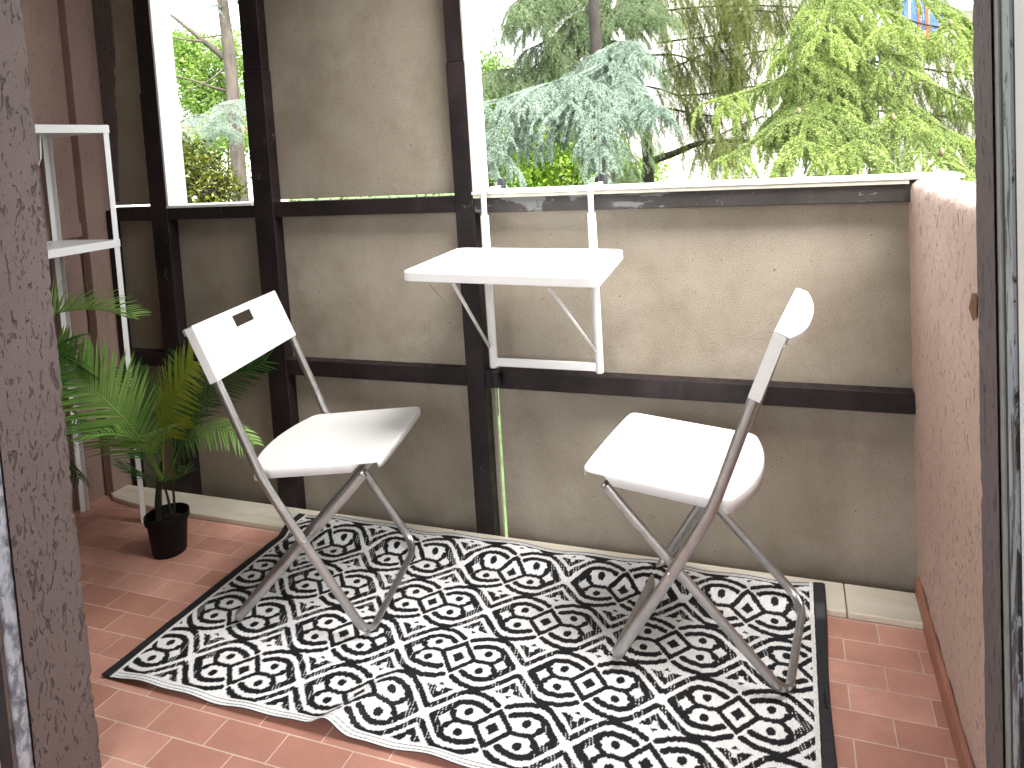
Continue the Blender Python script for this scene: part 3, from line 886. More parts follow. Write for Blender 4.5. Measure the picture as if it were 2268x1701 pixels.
# ================================================================== RUG
def rug_black(X, Y):
    """black mask of the woven pattern, world metres"""
    jx = .0022 * (2 * np.abs(((X + Y * .25) / .0052) % 1 - .5) - .5)
    col = np.floor((X + Y * .25) / .0052).astype(int)
    hsh = (np.sin(col * 12.9898) * 43758.5453) % 1
    Yj = Y + jx + (hsh - .5) * .0036
    U = (X + .469) / .1620; W_ = (Yj - 1.4595) / .1735
    a = np.abs((U + 1) % 2 - 1); b = np.abs((W_ + 1) % 2 - 1)
    out = np.zeros(X.shape, bool)
    hatch = np.zeros(X.shape, bool)

    def segd(a, b, P):
        d = np.full(a.shape, 9.0)
        for (x0, y0), (x1, y1) in zip(P[:-1], P[1:]):
            vx, vy = x1 - x0, y1 - y0
            t = np.clip(((a - x0) * vx + (b - y0) * vy) / (vx * vx + vy * vy), 0, 1)
            d = np.minimum(d, np.hypot(a - x0 - t * vx, (b - y0 - t * vy) * 1.05))
        return d
    A1 = chaikin([(.17, .235), (.27, .29), (.46, .315), (.60, .275), (.66, .215), (.87, .0)], 2)
    A1b = [(.64, .215), (.855, .0)]
    A2 = chaikin([(.065, .345), (.24, .44), (.46, .472), (.59, .458), (.70, .385), (.975, .12)], 2)
    FL = chaikin([(.48, 0), (.565, .03), (.625, .115)], 1)
    for k in (0, 1):
        p, q = (a, b) if k == 0 else (1 - a, 1 - b)
        out |= (p + q < .100)
        r = p + q * .97
        out |= (r > .205) & (r < .308)
        out |= (q < .035) & (p > .25) & (p < .52)
        out |= segd(p, q, FL) < .034
        out |= np.hypot(p - .615, q - .105) < .052
        out |= segd(p, q, A1b) < .056
        out |= np.hypot((p - .41) / .062, (q - .165) / .062) < 1
        out |= segd(p, q, A1) < .047
        s2 = segd(p, q, A2) < .043
        out |= s2
        tri = (q > .545) & (p < (.765 - q) * 1.02) & ~((p < (.60 - q) * 1.6) & (q > .53)) & ~((p < .035) & (q < .63))
        out |= tri
        out |= (q > .475) & (q < .52) & (p < (q - .47) * 1.1)
        hatch |= ((segd(p, q, A1b) < .056) & (p > .66)) | (s2 & (p > .66)) | tri
    # slanted gaps where the white warp shows through
    gs = (X + Y * .30) / .0072 + .25 * np.sin(Y * 90)
    g1 = gs % 1
    rnd = (np.sin(np.floor(gs) * 7.13 + np.floor((Y + X * .7) / .02) * 3.71) * 9973.7) % 1
    out &= ~(hatch & (g1 < .16) & (rnd > .6))
    return out


RX0, RX1, RY0, RY1 = -1.612, .042, 1.180, 1.922
SK = .012      # the near edge runs slightly askew


def rug_z(X, Y):
    z = np.full(X.shape, .0062)
    # lies over the stone sill at the back
    z += .0185 * np.clip((Y - 1.805) / .045, 0, 1) ** 1.0 * (3 - 2 * np.clip((Y - 1.805) / .045, 0, 1)) / 1.0 * np.clip((Y - 1.805) / .045, 0, 1)
    z += .004 * np.sin(X * 13 + .6) * np.clip((Y - 1.83) / .08, 0, 1) + .003 * np.sin(X * 29) * np.clip((Y - 1.85) / .06, 0, 1) + .0045 * np.clip((Y - 1.83) / .08, 0, 1)
    # ripple fold
    t = np.clip((1.70 - Y) / .52, 0, 1)
    cx = -.965 + (Y - 1.19) * .42
    w = .052 - .018 * t
    z += .030 * t ** 1.6 * np.exp(-((X - cx) / w) ** 2)
    # small waves on the near edge
    e = np.clip((1.30 - Y) / .12, 0, 1) ** 2
    z += e * (.005 + .004 * np.sin(X * 17 + 1) + .0025 * np.sin(X * 41))
    # shallow dents
    z += .0012 * (1 + np.sin(X * 9 + Y * 5) * np.sin(Y * 14 - X * 3))
    return z


rug = empty('rug', (-.8, 1.5, 0), 0, 'black and white patterned woven rug under both chairs', 'rug')
nx, ny = 930, 420
gx = np.linspace(RX0 + .026, RX1 - .026, nx); gy = np.linspace(RY0, RY1, ny)
X, Y = np.meshgrid(gx, gy)
blk = rug_black(X, Y)
# hems
nearh = Y < RY0 + .024
farh = Y > RY1 - .018
blk = np.where(nearh, False, blk); 
ln = ((Y - RY0) % .0085 < .0018) & ((X / .006) % 1 < .8)
blk = np.where(nearh & ln, True, blk)
blk = np.where(Y < RY0 + .0022, True, blk)
lnf = ((Y - RY1) % .006 < .003)
blk = np.where(farh, lnf, blk)
Ysh = Y + .006 * np.sin(X * 6) * 0
Zr = rug_z(X, Y)
V = np.stack([X + .8, Y - 1.5, Zr], -1).reshape(-1, 3)
ii = np.arange(nx * ny).reshape(ny, nx)
F = np.stack([ii[:-1, :-1], ii[:-1, 1:], ii[1:, 1:], ii[1:, :-1]], -1).reshape(-1, 4)
k = Mat('woven_plastic_rug')
at_ = k.n('ShaderNodeVertexColor'); at_.layer_name = 'weave'
th = k.noise(1.0, 2, .6, k.map((330, 60, 1)))
wcol = k.mix(k.ramp(th, [(.30, 0.0), (.60, 1.0)]), (.70, .70, .69), (.86, .86, .86))
bcol = k.mix(k.ramp(k.noise(1.0, 2, .6, k.map((300, 60, 1), loc=(9, 0, 0))), [(.35, 0.0), (.7, 1.0)]), (.004, .004, .0055), (.014, .013, .017))
k.col(k.mix(at_.outputs['Color'], wcol, bcol)).set(.6, spec=.25)
hh = k.math('ADD', k.noise(1.0, 1, .5, k.map((400, 90, 1), (0, 0, .25))), k.math('MULTIPLY', k.noise(1.0, 1, .5, k.map((60, 500, 1))), .5))
k.bump(hh, .0012)
M_RUG = k.m
ro = np_mesh('woven_field', V, F, M_RUG, rug, smooth=True)
ca = ro.data.color_attributes.new('weave', 'FLOAT_COLOR', 'POINT')
cc_ = np.ones((nx * ny, 4), np.float32); cc_[:, :3] = blk.reshape(-1, 1)
ca.data.foreach_set('color', cc_.ravel())
k = Mat('black_rug_border'); k.col(k.mix(k.ramp(k.noise(1, 2, .6, k.map((60, 400, 60))), [(.35, 0.0), (.7, 1.0)]), (.008, .008, .010), (.024, .024, .030))).set(.55); k.bump(k.noise(1, 2, .6, k.map((60, 500, 60))), .0008)
for xa, xb in ((RX0, RX0 + .0275), (RX1 - .0275, RX1)):
    gx2 = np.linspace(xa, xb, 12); X2, Y2 = np.meshgrid(gx2, gy[::2])
    X2 = X2 + .003 * np.sin(Y2 * 11)*(np.abs(X2 - (RX0 if xa < 0 and xa < -1 else RX1)) < .012)
    Z2 = rug_z(X2, Y2) + .0016
    ed = np.minimum(X2 - xa, xb - X2); Z2 = Z2 - .002 * (ed < .001)
    V = np.stack([X2 + .8, Y2 - 1.5, Z2], -1).reshape(-1, 3); r_, c_ = X2.shape
    ii = np.arange(r_ * c_).reshape(r_, c_); F = np.stack([ii[:-1, :-1], ii[:-1, 1:], ii[1:, 1:], ii[1:, :-1]], -1).reshape(-1, 4)
    o = np_mesh('border', V, F, k.m, rug, smooth=True)
    md = o.modifiers.new('thick', 'SOLIDIFY'); md.thickness = .004; md.offset = -1
# white stitched line beside each border
for xs in (RX0 + .0275, RX1 - .0365):
    gx2 = np.linspace(xs, xs + .009, 5); X2, Y2 = np.meshgrid(gx2, gy[::2]); Z2 = rug_z(X2, Y2) + .0009
    V = np.stack([X2 + .8, Y2 - 1.5, Z2], -1).reshape(-1, 3); r_, c_ = X2.shape
    ii = np.arange(r_ * c_).reshape(r_, c_); F = np.stack([ii[:-1, :-1], ii[:-1, 1:], ii[1:, 1:], ii[1:, :-1]], -1).reshape(-1, 4)
    o = np_mesh('stitch_line', V, F, simple('white_stitching', (.74, .74, .72), .6, 0, .2, 300, .001, 300), rug, smooth=True)


# ================================================================== OUTSIDE
def needles(P, T, k, L, wd, rg, spread=1.0, out=.65):
    """k needle triangles at each sample point"""
    n = len(P)
    P = np.repeat(P, k, 0); T = np.repeat(T, k, 0)
    rnd = rg.normal(size=(n * k, 3)); rnd -= T * np.sum(rnd * T, 1)[:, None]
    rnd /= np.linalg.norm(rnd, axis=1)[:, None] + 1e-9
    D = rnd * spread + T * out * rg.uniform(.3, 1.3, (n * k, 1)); D /= np.linalg.norm(D, axis=1)[:, None]
    W = np.cross(D, rg.normal(size=(n * k, 3))); W /= np.linalg.norm(W, axis=1)[:, None] + 1e-9
    ll = L * rg.uniform(.7, 1.15, (n * k, 1))
    V = np.stack([P - W * wd * .5, P + W * wd * .5, P + D * ll], 1).reshape(-1, 3)
    return V


def polyline_samples(P, step):
    seg = np.linalg.norm(np.diff(P, axis=0), axis=1); s = np.concatenate([[0], np.cumsum(seg)])
    if s[-1] < step: return None
    d = np.arange(0, s[-1], step)
    Q = np.stack([np.interp(d, s, P[:, i]) for i in range(3)], 1)
    T = np.gradient(Q, axis=0) if len(Q) > 1 else np.array([[0, 0, -1.0]])
    T /= np.linalg.norm(T, axis=1)[:, None] + 1e-9
    return Q, T


def grow(p, d, L, n, g, rg, wob=.12):
    """gravity-bent shoot"""
    pts = [p.copy()]; d = d / (np.linalg.norm(d) + 1e-9)
    for i in range(n):
        p = p + d * L / n
        d = d + np.array([0, 0, -g]) + rg.normal(0, wob, 3); d /= np.linalg.norm(d)
        pts.append(p.copy())
    return np.array(pts)


def cedar(label, limbs, trunk, mat, bark, seed=0, shoots_per_m=16, shoot=(.35, .75), g=.16, sub=9, subL=(.08, .2), step=.009, k=3, NL=.022, wd=.0034, subg=.3, cat='tree', sidew=1.0, limb_r=.02, hang=0.0, group=None, conemat=None, cones=0, name='cedar_tree'):
    rg = np.random.default_rng(seed)
    base = np.array(trunk[0][0], float)
    root = empty(name, tuple(base), 0, label, cat, group)
    tm = MB()
    tp = chaikin([t[0] for t in trunk], 2); tr = np.interp(np.linspace(0, 1, len(tp)), np.linspace(0, 1, len(trunk)), [t[1] for t in trunk])
    tm.tube(tp - base, list(tr), 14)
    for lb in limbs:
        P = chaikin(lb['p'], 2)
        r0 = lb.get('r', limb_r)
        tm.tube(P - base, list(np.linspace(r0, r0 * .3, len(P))), 7)
    NV = []; twigs = []; conepts = []
    for lb in limbs:
        P = chaikin(lb['p'], 3)
        if lb.get('bare'): continue
        seg = np.linalg.norm(np.diff(P, axis=0), axis=1); s = np.concatenate([[0], np.cumsum(seg)]); tot = s[-1]
        dens = lb.get('dens', 1.0); ls = lb.get('ls', 1.0)
        q = polyline_samples(P, step)
        for rep_ in range(3): NV.append(needles(q[0] + rg.normal(0, .004, q[0].shape), q[1], k, NL * 1.15, wd, rg))
        n = max(3, int(tot * shoots_per_m * dens))
        for i in range(n):
            f = rg.uniform(lb.get('f0', .05), 1.0)
            dd = f * tot
            c = np.array([np.interp(dd, s, P[:, q]) for q in range(3)])
            c2_ = np.array([np.interp(min(tot, dd + .03), s, P[:, q]) for q in range(3)]); c1_ = np.array([np.interp(max(0, dd - .03), s, P[:, q]) for q in range(3)])
            T = c2_ - c1_; T /= np.linalg.norm(T) + 1e-9
            S = np.cross(T, (0, 0, 1)); S /= np.linalg.norm(S) + 1e-9
            sg = 1 if i % 2 else -1
            D = S * sg * sidew * rg.uniform(.6, 1.2) + T * rg.uniform(.3, 1.0) + np.array([0, 0, rg.uniform(-.1, .25) - hang])
            L = rg.uniform(*shoot) * ls * (1.05 - .5 * f)
            sh = grow(c, D, L, 8, lb.get('g', g), rg, .07)
            twigs.append(sh)
            q = polyline_samples(sh, step)
            if q is not None: NV.append(needles(q[0], q[1], k, NL, wd, rg))
            ns = max(2, int(sub * L / .5))
            for j in range(ns):
                t = rg.uniform(.12, 1.0); idx = min(7, int(t * 8)); c3 = sh[idx] + (sh[idx + 1] - sh[idx]) * (t * 8 - idx)
                T2 = sh[idx + 1] - sh[idx]; T2 /= np.linalg.norm(T2) + 1e-9
                S2 = np.cross(T2, (0, 0, 1)); S2 /= np.linalg.norm(S2) + 1e-9
                D2 = S2 * (1 if j % 2 else -1) * rg.uniform(.4, 1.0) + T2 * rg.uniform(.4, 1.0) + np.array([0, 0, -.15 - hang])
                ss_ = grow(c3, D2, rg.uniform(*subL) * (1.1 - .4 * t), 5, subg, rg, .12)
                q = polyline_samples(ss_, step)
                if q is not None: NV.append(needles(q[0], q[1], k, NL, wd, rg))
            if conemat and rg.uniform() < cones: conepts.append(sh[2] + np.array([0, 0, .03]))
    V = np.concatenate(NV); F = np.arange(len(V)).reshape(-1, 3)
    tw = MB()
    for sh in twigs: tm.tube(sh[::2] - base, list(np.linspace(.0035, .0012, len(sh[::2]))), 3, caps=False)
    tm.build('trunk', bark, root, smooth=True)
    np_mesh('crown', V - base, F, mat, root)
    for c in conepts:
        m = MB(); m.lathe([(.002, -.028), (.010, -.022), (.015, -.004), (.014, .014), (.008, .026), (.001, .030)], 10)
        o = m.build('cone', conemat, root, smooth=True); o.location = c - base
    return root


M_BARK = mat_bark('cedar_bark', (.016, .012, .009), (.045, .036, .029))
M_BARKG = mat_bark('mossy_grey_bark', (.045, .037, .028), (.12, .10, .078))
M_GREEN = mat_leaf('bright_cedar_needles', (.095, .145, .035), (.28, .37, .09), (.50, .60, .22), 1.8, .6, .14)
M_BLUE = mat_leaf('blue_cedar_needles', (.17, .235, .19), (.37, .455, .385), (.20, .28, .17), 1.8, .6, .12)
M_OLIVE = mat_leaf('olive_cedar_needles', (.065, .085, .02), (.145, .175, .04), (.22, .26, .07), 1.2, .6, .2)
M_BUSH = mat_leaf('yellow_green_leaves', (.14, .27, .02), (.27, .42, .04), (.38, .50, .08), 1.5, .5, .45)
M_LAUR = mat_leaf('laurel_leaves', (.018, .035, .008), (.05, .08, .012), (.26, .24, .02), 5, .22, .15)
M_CONE = simple('cedar_cone', (.20, .16, .09), .8, 0, .3, 60)


def Z1(x, y, Y): return at(1040 + x / 3.687, y / 3.687, Y)
def Z2_(x, y, Y): return at(1580 + x / 3.687, y / 3.687, Y)


def gnd(p, z=-4.6):
    return (p[0], p[1], z)


# bright green cedar on the right
tp = Z2_(1080, 600, 8.2)
limbs = [
    dict(p=[Z2_(1040, -260, 8.0), Z2_(960, -40, 7.0), Z2_(900, 140, 6.2), Z2_(860, 330, 5.6)], ls=1.0, dens=1.5),
    dict(p=[Z2_(1050, 150, 8.0), Z2_(1200, 260, 7.0), Z2_(1420, 480, 6.3), Z2_(1750, 690, 5.9), Z2_(2180, 860, 5.7)], dens=1.3),
    dict(p=[Z2_(1050, 420, 8.0), Z2_(1150, 560, 7.0), Z2_(1330, 830, 6.2), Z2_(1620, 1020, 5.7), Z2_(1880, 1380, 5.2)], dens=1.5),
    dict(p=[Z2_(1000, 480, 8.0), Z2_(650, 620, 7.0), Z2_(330, 740, 6.3), Z2_(-60, 840, 6.0)], dens=1.2),
    dict(p=[Z2_(1000, 600, 7.8), Z2_(720, 820, 6.6), Z2_(480, 1060, 5.8), Z2_(60, 1330, 5.2)], dens=1.4),
    dict(p=[Z2_(980, 560, 7.8), Z2_(850, 820, 6.2), Z2_(1000, 940, 5.6), Z2_(1230, 1250, 5.1)], dens=2.0),
    dict(p=[Z2_(980, 560, 7.8), Z2_(830, 830, 6.2), Z2_(740, 1000, 5.5), Z2_(700, 1280, 4.9)], dens=2.2),
    dict(p=[Z2_(1100, -300, 8.0), Z2_(1250, -60, 7.2), Z2_(1380, 120, 6.6), Z2_(1480, 300, 6.2)], dens=1.4),
    dict(p=[Z2_(1300, -300, 8.4), Z2_(1700, -40, 7.4), Z2_(1850, 180, 6.8), Z2_(2120, 470, 6.4)], dens=1.3),
    dict(p=[Z2_(1100, 500, 8.4), Z2_(1600, 900, 7.8), Z2_(2250, 1250, 7.4)], dens=1.5, ls=1.2),
    dict(p=[Z2_(960, 200, 8.0), Z2_(760, 260, 7.2), Z2_(690, 420, 6.6), Z2_(640, 620, 6.2)], dens=1.4),
    dict(p=[Z2_(980, 800, 8.2), Z2_(950, 1100, 7.2), Z2_(1300, 1350, 6.6), Z2_(1500, 1500, 6.0)], dens=1.8),
    dict(p=[Z2_(980, 250, 8.0), Z2_(940, 420, 7.0), Z2_(960, 650, 6.3), Z2_(1010, 850, 5.9)], dens=2.0),
]
for l in limbs: l['r'] = .014
cedar('bright green cedar with drooping tiered branches behind the right end of the parapet', limbs,
      [(gnd(tp), .17), (Z2_(1080, 1500, 8.2), .13), (tp, .11), (Z2_(1060, -700, 8.2), .05)], M_GREEN, M_BARK, 11, 11, (.30, .70), .21, 10, (.12, .28), .0065, 6, .0225, .0062, subg=.45,  conemat=M_CONE, cones=.022)

# blue cedar in the middle
tb_ = Z1(1040, 500, 8.6)
limbs = [
    dict(p=[Z1(1040, 420, 8.6), Z1(1180, 430, 7.6), Z1(1000, 600, 6.8), Z1(560, 700, 6.2), Z1(330, 900, 5.9), Z1(150, 1150, 5.7)], dens=1.3, f0=.2),
    dict(p=[Z1(1060, 520, 8.6), Z1(1050, 680, 7.2), Z1(850, 760, 6.4), Z1(690, 960, 6.0)], dens=1.3, f0=.3),
    dict(p=[Z1(1060, 480, 8.6), Z1(1250, 570, 7.4), Z1(1400, 800, 6.6), Z1(1560, 930, 6.2)], dens=1.3, f0=.3),
    dict(p=[Z1(1060, 600, 8.4), Z1(1040, 760, 7.0), Z1(1050, 1000, 6.2), Z1(1060, 1420, 5.6)], dens=1.3, f0=.3),
    dict(p=[Z1(1000, 800, 8.4), Z1(600, 960, 7.0), Z1(300, 1150, 6.2), Z1(190, 1450, 5.6)], dens=1.0, f0=.35),
    dict(p=[Z1(600, 700, 7.4), Z1(330, 800, 6.6), Z1(60, 860, 6.2), Z1(-60, 1000, 6.0)], dens=1.4),
    dict(p=[Z1(1060, 560, 8.6), Z1(1150, 620, 7.6), Z1(1280, 760, 6.8), Z1(1330, 1000, 6.4)], dens=1.3, f0=.2),
    dict(p=[Z1(1020, 520, 8.6), Z1(800, 640, 7.4), Z1(560, 800, 6.6), Z1(420, 1000, 6.2)], dens=1.3, f0=.2),
    dict(p=[Z1(1000, 620, 8.6), Z1(820, 760, 7.2), Z1(800, 950, 6.5), Z1(760, 1150, 6.2)], dens=1.1, f0=.2),
    dict(p=[Z1(1070, 430, 8.6), Z1(1200, 360, 7.8), Z1(1330, 330, 7.2), Z1(1440, 480, 6.9)], dens=1.2),
]
for l in limbs: l['r'] = .013
cedar('blue grey cedar with silvery drooping branches behind the table', limbs,
      [(gnd(tb_), .20), (Z1(1100, 1500, 8.6), .13), (tb_, .075), (Z1(1010, 0, 8.6), .06), (Z1(1000, -500, 8.6), .045)], M_BLUE, M_BARK, 12, 12, (.26, .60), .22, 10, (.11, .24), .0065, 6, .0225, .0062, subg=.45,  cones=0)

# grey-green cedar crown above it (same stand, further left) and the olive weeping one between
to = Z1(1100, 300, 11.5)
limbs = [
    dict(p=[Z1(1060, 60, 11.2), Z1(700, -60, 10.4), Z1(400, 60, 10.0), Z1(280, 220, 9.8)], dens=1.0, ls=1.1),
    dict(p=[Z1(1060, 250, 11.2), Z1(850, 300, 10.4), Z1(560, 520, 10.0), Z1(360, 690, 9.8)], dens=1.0),
    dict(p=[Z1(1080, -200, 11.2), Z1(750, -150, 10.4), Z1(560, 60, 10.0), Z1(520, 200, 9.8)], dens=1.4, ls=1.3),
    dict(p=[Z1(1080, 100, 11.2), Z1(900, 80, 10.4), Z1(800, 250, 10.0), Z1(720, 450, 9.8)], dens=1.4, ls=1.3),
    dict(p=[Z1(1080, 150, 11.2), Z1(1200, 60, 10.6), Z1(1330, 30, 10.0), Z1(1440, 120, 9.8)], dens=1.4, ls=1.2),
    dict(p=[Z1(600, 560, 10.8), Z1(300, 560, 10.2), Z1(60, 620, 9.8), Z1(-100, 760, 9.6)], dens=1.5, ls=1.0),
    dict(p=[Z1(1060, -100, 11.2), Z1(600, -120, 10.4), Z1(420, -20, 10.0), Z1(330, 60, 9.8)], dens=1.4, ls=1.3),
    dict(p=[Z1(1060, 120, 11.2), Z1(900, 180, 10.6), Z1(640, 330, 10.2), Z1(440, 420, 10.0)], dens=1.5, ls=1.1),
    dict(p=[Z1(1060, 330, 11.2), Z1(860, 420, 10.6), Z1(640, 620, 10.2), Z1(300, 660, 10.0)], dens=1.6, ls=1.0),
    dict(p=[Z1(1080, -120, 11.2), Z1(1250, -120, 10.6), Z1(1420, -40, 10.2), Z1(1600, 60, 10.0)], dens=1.6, ls=1.3),
    dict(p=[Z1(1080, 350, 11.2), Z1(1230, 330, 10.6), Z1(1400, 420, 10.2), Z1(1500, 560, 10.0)], dens=1.0, ls=1.0),
    dict(p=[Z1(900, 700, 10.8), Z1(500, 760, 10.2), Z1(200, 900, 9.8), Z1(60, 1100, 9.6)], dens=1.5, ls=1.0),
    dict(p=[Z1(1080, 600, 11.2), Z1(1000, 640, 10.6), Z1(900, 900, 10.4), Z1(880, 1200, 10.4)], dens=1.2, ls=1.2),
    dict(p=[Z1(1080, 800, 11.2), Z1(1200, 900, 10.6), Z1(1300, 1100, 10.4), Z1(1330, 1500, 10.4)], dens=1.4, ls=1.2),
]
cedar('grey green cedar crown against the white sky above the table', limbs,
      [(gnd(to), .2), (Z1(1100, 1500, 11.5), .15), (to, .12), (Z1(1060, -500, 11.5), .07)],
      mat_leaf('grey_green_needles', (.11, .155, .08), (.24, .31, .18), (.19, .27, .09), 1.4, .6, .3), M_BARK, 13, 22, (.4, .9), .17, 12, (.12, .3), .012, 3, .032, .0065, hang=.25, cones=0)

tw_ = Z1(1440, 1500, 12.5)
limbs = [
    dict(p=[Z1(1500, 620, 12.3), Z1(1700, 540, 12.0), Z1(1900, 440, 11.8), Z1(2300, 380, 11.6)], dens=1.4, ls=1.3),
    dict(p=[Z1(1540, 350, 12.3), Z1(1750, 320, 12.0), Z1(1950, 300, 11.8), Z1(2350, 230, 11.6)], dens=1.2, ls=1.2),
    dict(p=[Z1(1350, -100, 12.3), Z1(1600, -160, 12.0), Z1(1900, -140, 11.8), Z1(2300, -160, 11.6)], dens=1.8, ls=1.5),
    dict(p=[Z1(2000, -200, 12.3), Z1(2300, -140, 12.0), Z1(2700, -160, 11.8), Z1(3000, -60, 11.6)], dens=1.8, ls=1.5),
    dict(p=[Z1(1440, 1500, 12.5), Z1(1480, 1310, 12.3), Z1(1660, 1260, 12.0), Z1(1900, 1150, 11.8), Z1(2300, 1150, 11.8)], dens=.9, f0=.5, r=.09),
    dict(p=[Z1(1700, 780, 12.3), Z1(1950, 770, 12.0), Z1(2300, 700, 11.8), Z1(2600, 700, 11.6)], dens=.8, ls=1.1),
    dict(p=[Z1(1200, 700, 12.5), Z1(1500, 700, 12.3), Z1(1800, 820, 12.0), Z1(1900, 1000, 12.0)], dens=.9, ls=1.1),
    dict(p=[Z2_(1400, 100, 11.5), Z2_(1800, 230, 11.0), Z2_(2300, 240, 10.6)], dens=1.9, ls=1.4),
    dict(p=[Z2_(1300, 500, 11.5), Z2_(1700, 560, 11.0), Z2_(2300, 640, 10.6)], dens=1.9, ls=1.3),
    dict(p=[Z2_(1300, 900, 11.5), Z2_(1700, 930, 11.0), Z2_(2300, 1000, 10.6)], dens=1.9, ls=1.3),
    dict(p=[Z1(1500, 100, 12.3), Z1(1800, 60, 12.0), Z1(2300, 40, 11.6), Z1(2700, 60, 11.6)], dens=1.6, ls=1.3),
    dict(p=[Z1(1480, 450, 12.4), Z1(1700, 440, 12.2), Z1(2000, 560, 12.0), Z1(2250, 580, 11.8)], dens=1.5, ls=1.2),
    dict(p=[Z1(1420, 850, 12.4), Z1(1700, 900, 12.2), Z1(2000, 960, 12.0), Z1(2250, 900, 11.8)], dens=1.2, ls=1.2),
    dict(p=[Z2_(500, 100, 11.8), Z2_(300, 80, 11.6), Z2_(60, 120, 11.4)], dens=1.6, ls=1.3),
    dict(p=[Z2_(600, 400, 11.8), Z2_(350, 420, 11.6), Z2_(60, 500, 11.4)], dens=1.4, ls=1.2),
    dict(p=[Z2_(400, 950, 11.5), Z2_(150, 1050, 11.0), Z2_(-50, 1150, 10.6)], dens=1.5, ls=1.2),
]
cedar('olive weeping cedar with hanging twigs in front of the pale building', limbs,
      [(gnd(tw_), .22), (tw_, .13), (Z1(1480, 1310, 12.3), .10), (Z1(1300, 400, 12.8), .08), (Z1(1250, -600, 12.8), .05)],
      M_OLIVE, M_BARK, 14, 15, (.45, 1.0), .22, 10, (.15, .42), .014, 3, .030, .0065, subg=.5, hang=.6, cones=0, name='weeping_cedar')

# tree seen through the narrow window
tl = at(520, 300, 8.0)
def W_(x, y, Y): return at(360 + x / 3.605, y / 3.605, Y)
limbs = [
    dict(p=[W_(490, 460, 8.0), W_(420, 400, 7.9), W_(320, 320, 7.8), W_(200, 220, 7.7), W_(30, 90, 7.6)], bare=True, r=.055),
    dict(p=[W_(490, 280, 8.0), W_(400, 290, 7.8), W_(300, 300, 7.6)], bare=True, r=.015),
    dict(p=[W_(320, 330, 7.8), W_(200, 320, 7.6), W_(40, 290, 7.5)], bare=True, r=.022),
    dict(p=[W_(500, 725, 8.0), W_(380, 690, 7.8), W_(240, 640, 7.6), W_(70, 600, 7.4)], bare=True, r=.024),
    dict(p=[W_(490, 550, 8.0), W_(380, 640, 7.8), W_(250, 700, 7.6), W_(90, 780, 7.4)], bare=True, r=.014),
    dict(p=[W_(530, 1230, 8.0), W_(430, 1170, 7.8), W_(300, 1130, 7.6)], bare=True, r=.014),
    dict(p=[W_(545, 1290, 8.0), W_(400, 1295, 7.8), W_(250, 1300, 7.6)], bare=True, r=.012),
    dict(p=[W_(500, 60, 8.0), W_(420, 40, 7.8), W_(360, 60, 7.6)], dens=.8, ls=.7, r=.01),
    dict(p=[W_(620, 60, 8.2), W_(560, -60, 8.0), W_(500, -30, 7.8)], dens=1.5, ls=1.0, r=.01),
    dict(p=[W_(530, 1080, 8.0), W_(470, 1050, 7.0), W_(330, 900, 6.4), W_(160, 960, 6.0), W_(60, 1020, 5.8)], dens=2.6, ls=.8, r=.018, f0=.25),
    dict(p=[W_(600, 800, 8.0), W_(560, 820, 7.2), W_(480, 850, 6.6), W_(560, 980, 6.2)], dens=2.0, ls=.8, r=.02),
]
cedar('cedar with bare grey trunk and stubs seen through the narrow window', limbs,
      [(gnd(at(545, 450, 8.0)), .16), (at(535, 450, 8.0), .105), (at(518, 250, 8.0), .088), (at(510, 130, 8.0), .080), (at(492, 0, 8.0), .066), (at(486, -80, 8.0), .05)],
      M_BLUE, M_BARKG, 15, 14, (.25, .5), .16, 9, (.08, .18), .009, 3, .022, .0042, cones=0)


def leafy(label, spots, mat, base, seed, size=.05, per=900, name='shrub', cat='shrub', thin=.45):
    """shrub or tree crown of folded leaves in uneven clumps, on woody stems"""
    rg = np.random.default_rng(seed)
    base = np.array(base, float)
    root = empty(name, tuple(base), 0, label, cat)
    VV = []; st = MB()
    for c, r in spots:
        c = np.array(c)
        st.tube(chaikin([base * 0, (c - base) * .5 + rg.normal(0, .1, 3), c - base], 2), list(np.linspace(.05, .012, 9)), 6)
        ncl = 26
        for q in range(ncl):
            d = rg.normal(size=3); d /= np.linalg.norm(d); cc = c + d * r * rg.uniform(.25, 1.0) ** .6
            st.tube([c - base, (c + cc) / 2 - base + rg.normal(0, .03, 3), cc - base], [.010, .006, .003], 4, caps=False)
            m_ = int(per / ncl)
            P = cc + rg.normal(0, r * .17, (m_, 3))
            D = rg.normal(size=(m_, 3)) + np.array([0, -.4, .3]); D /= np.linalg.norm(D, axis=1)[:, None]
            W = np.cross(D, rg.normal(size=(m_, 3))); W /= np.linalg.norm(W, axis=1)[:, None]
            L = size * rg.uniform(.6, 1.25, (m_, 1)); w = L * thin * .5
            U = np.cross(D, W) * L * .12
            VV.append(np.stack([P, P + D * L * .45 + W * w + U, P + D * L, P + D * L * .45 - W * w + U], 1).reshape(-1, 3))
    V = np.concatenate(VV) - base; n = len(V) // 4
    ii = np.arange(n) * 4
    F = np.concatenate([np.stack([ii, ii + 1, ii + 2], 1), np.stack([ii, ii + 2, ii + 3], 1)])
    st.build('stems', M_BARK, root, smooth=True)
    np_mesh('foliage', V, F, mat, root)
    return root


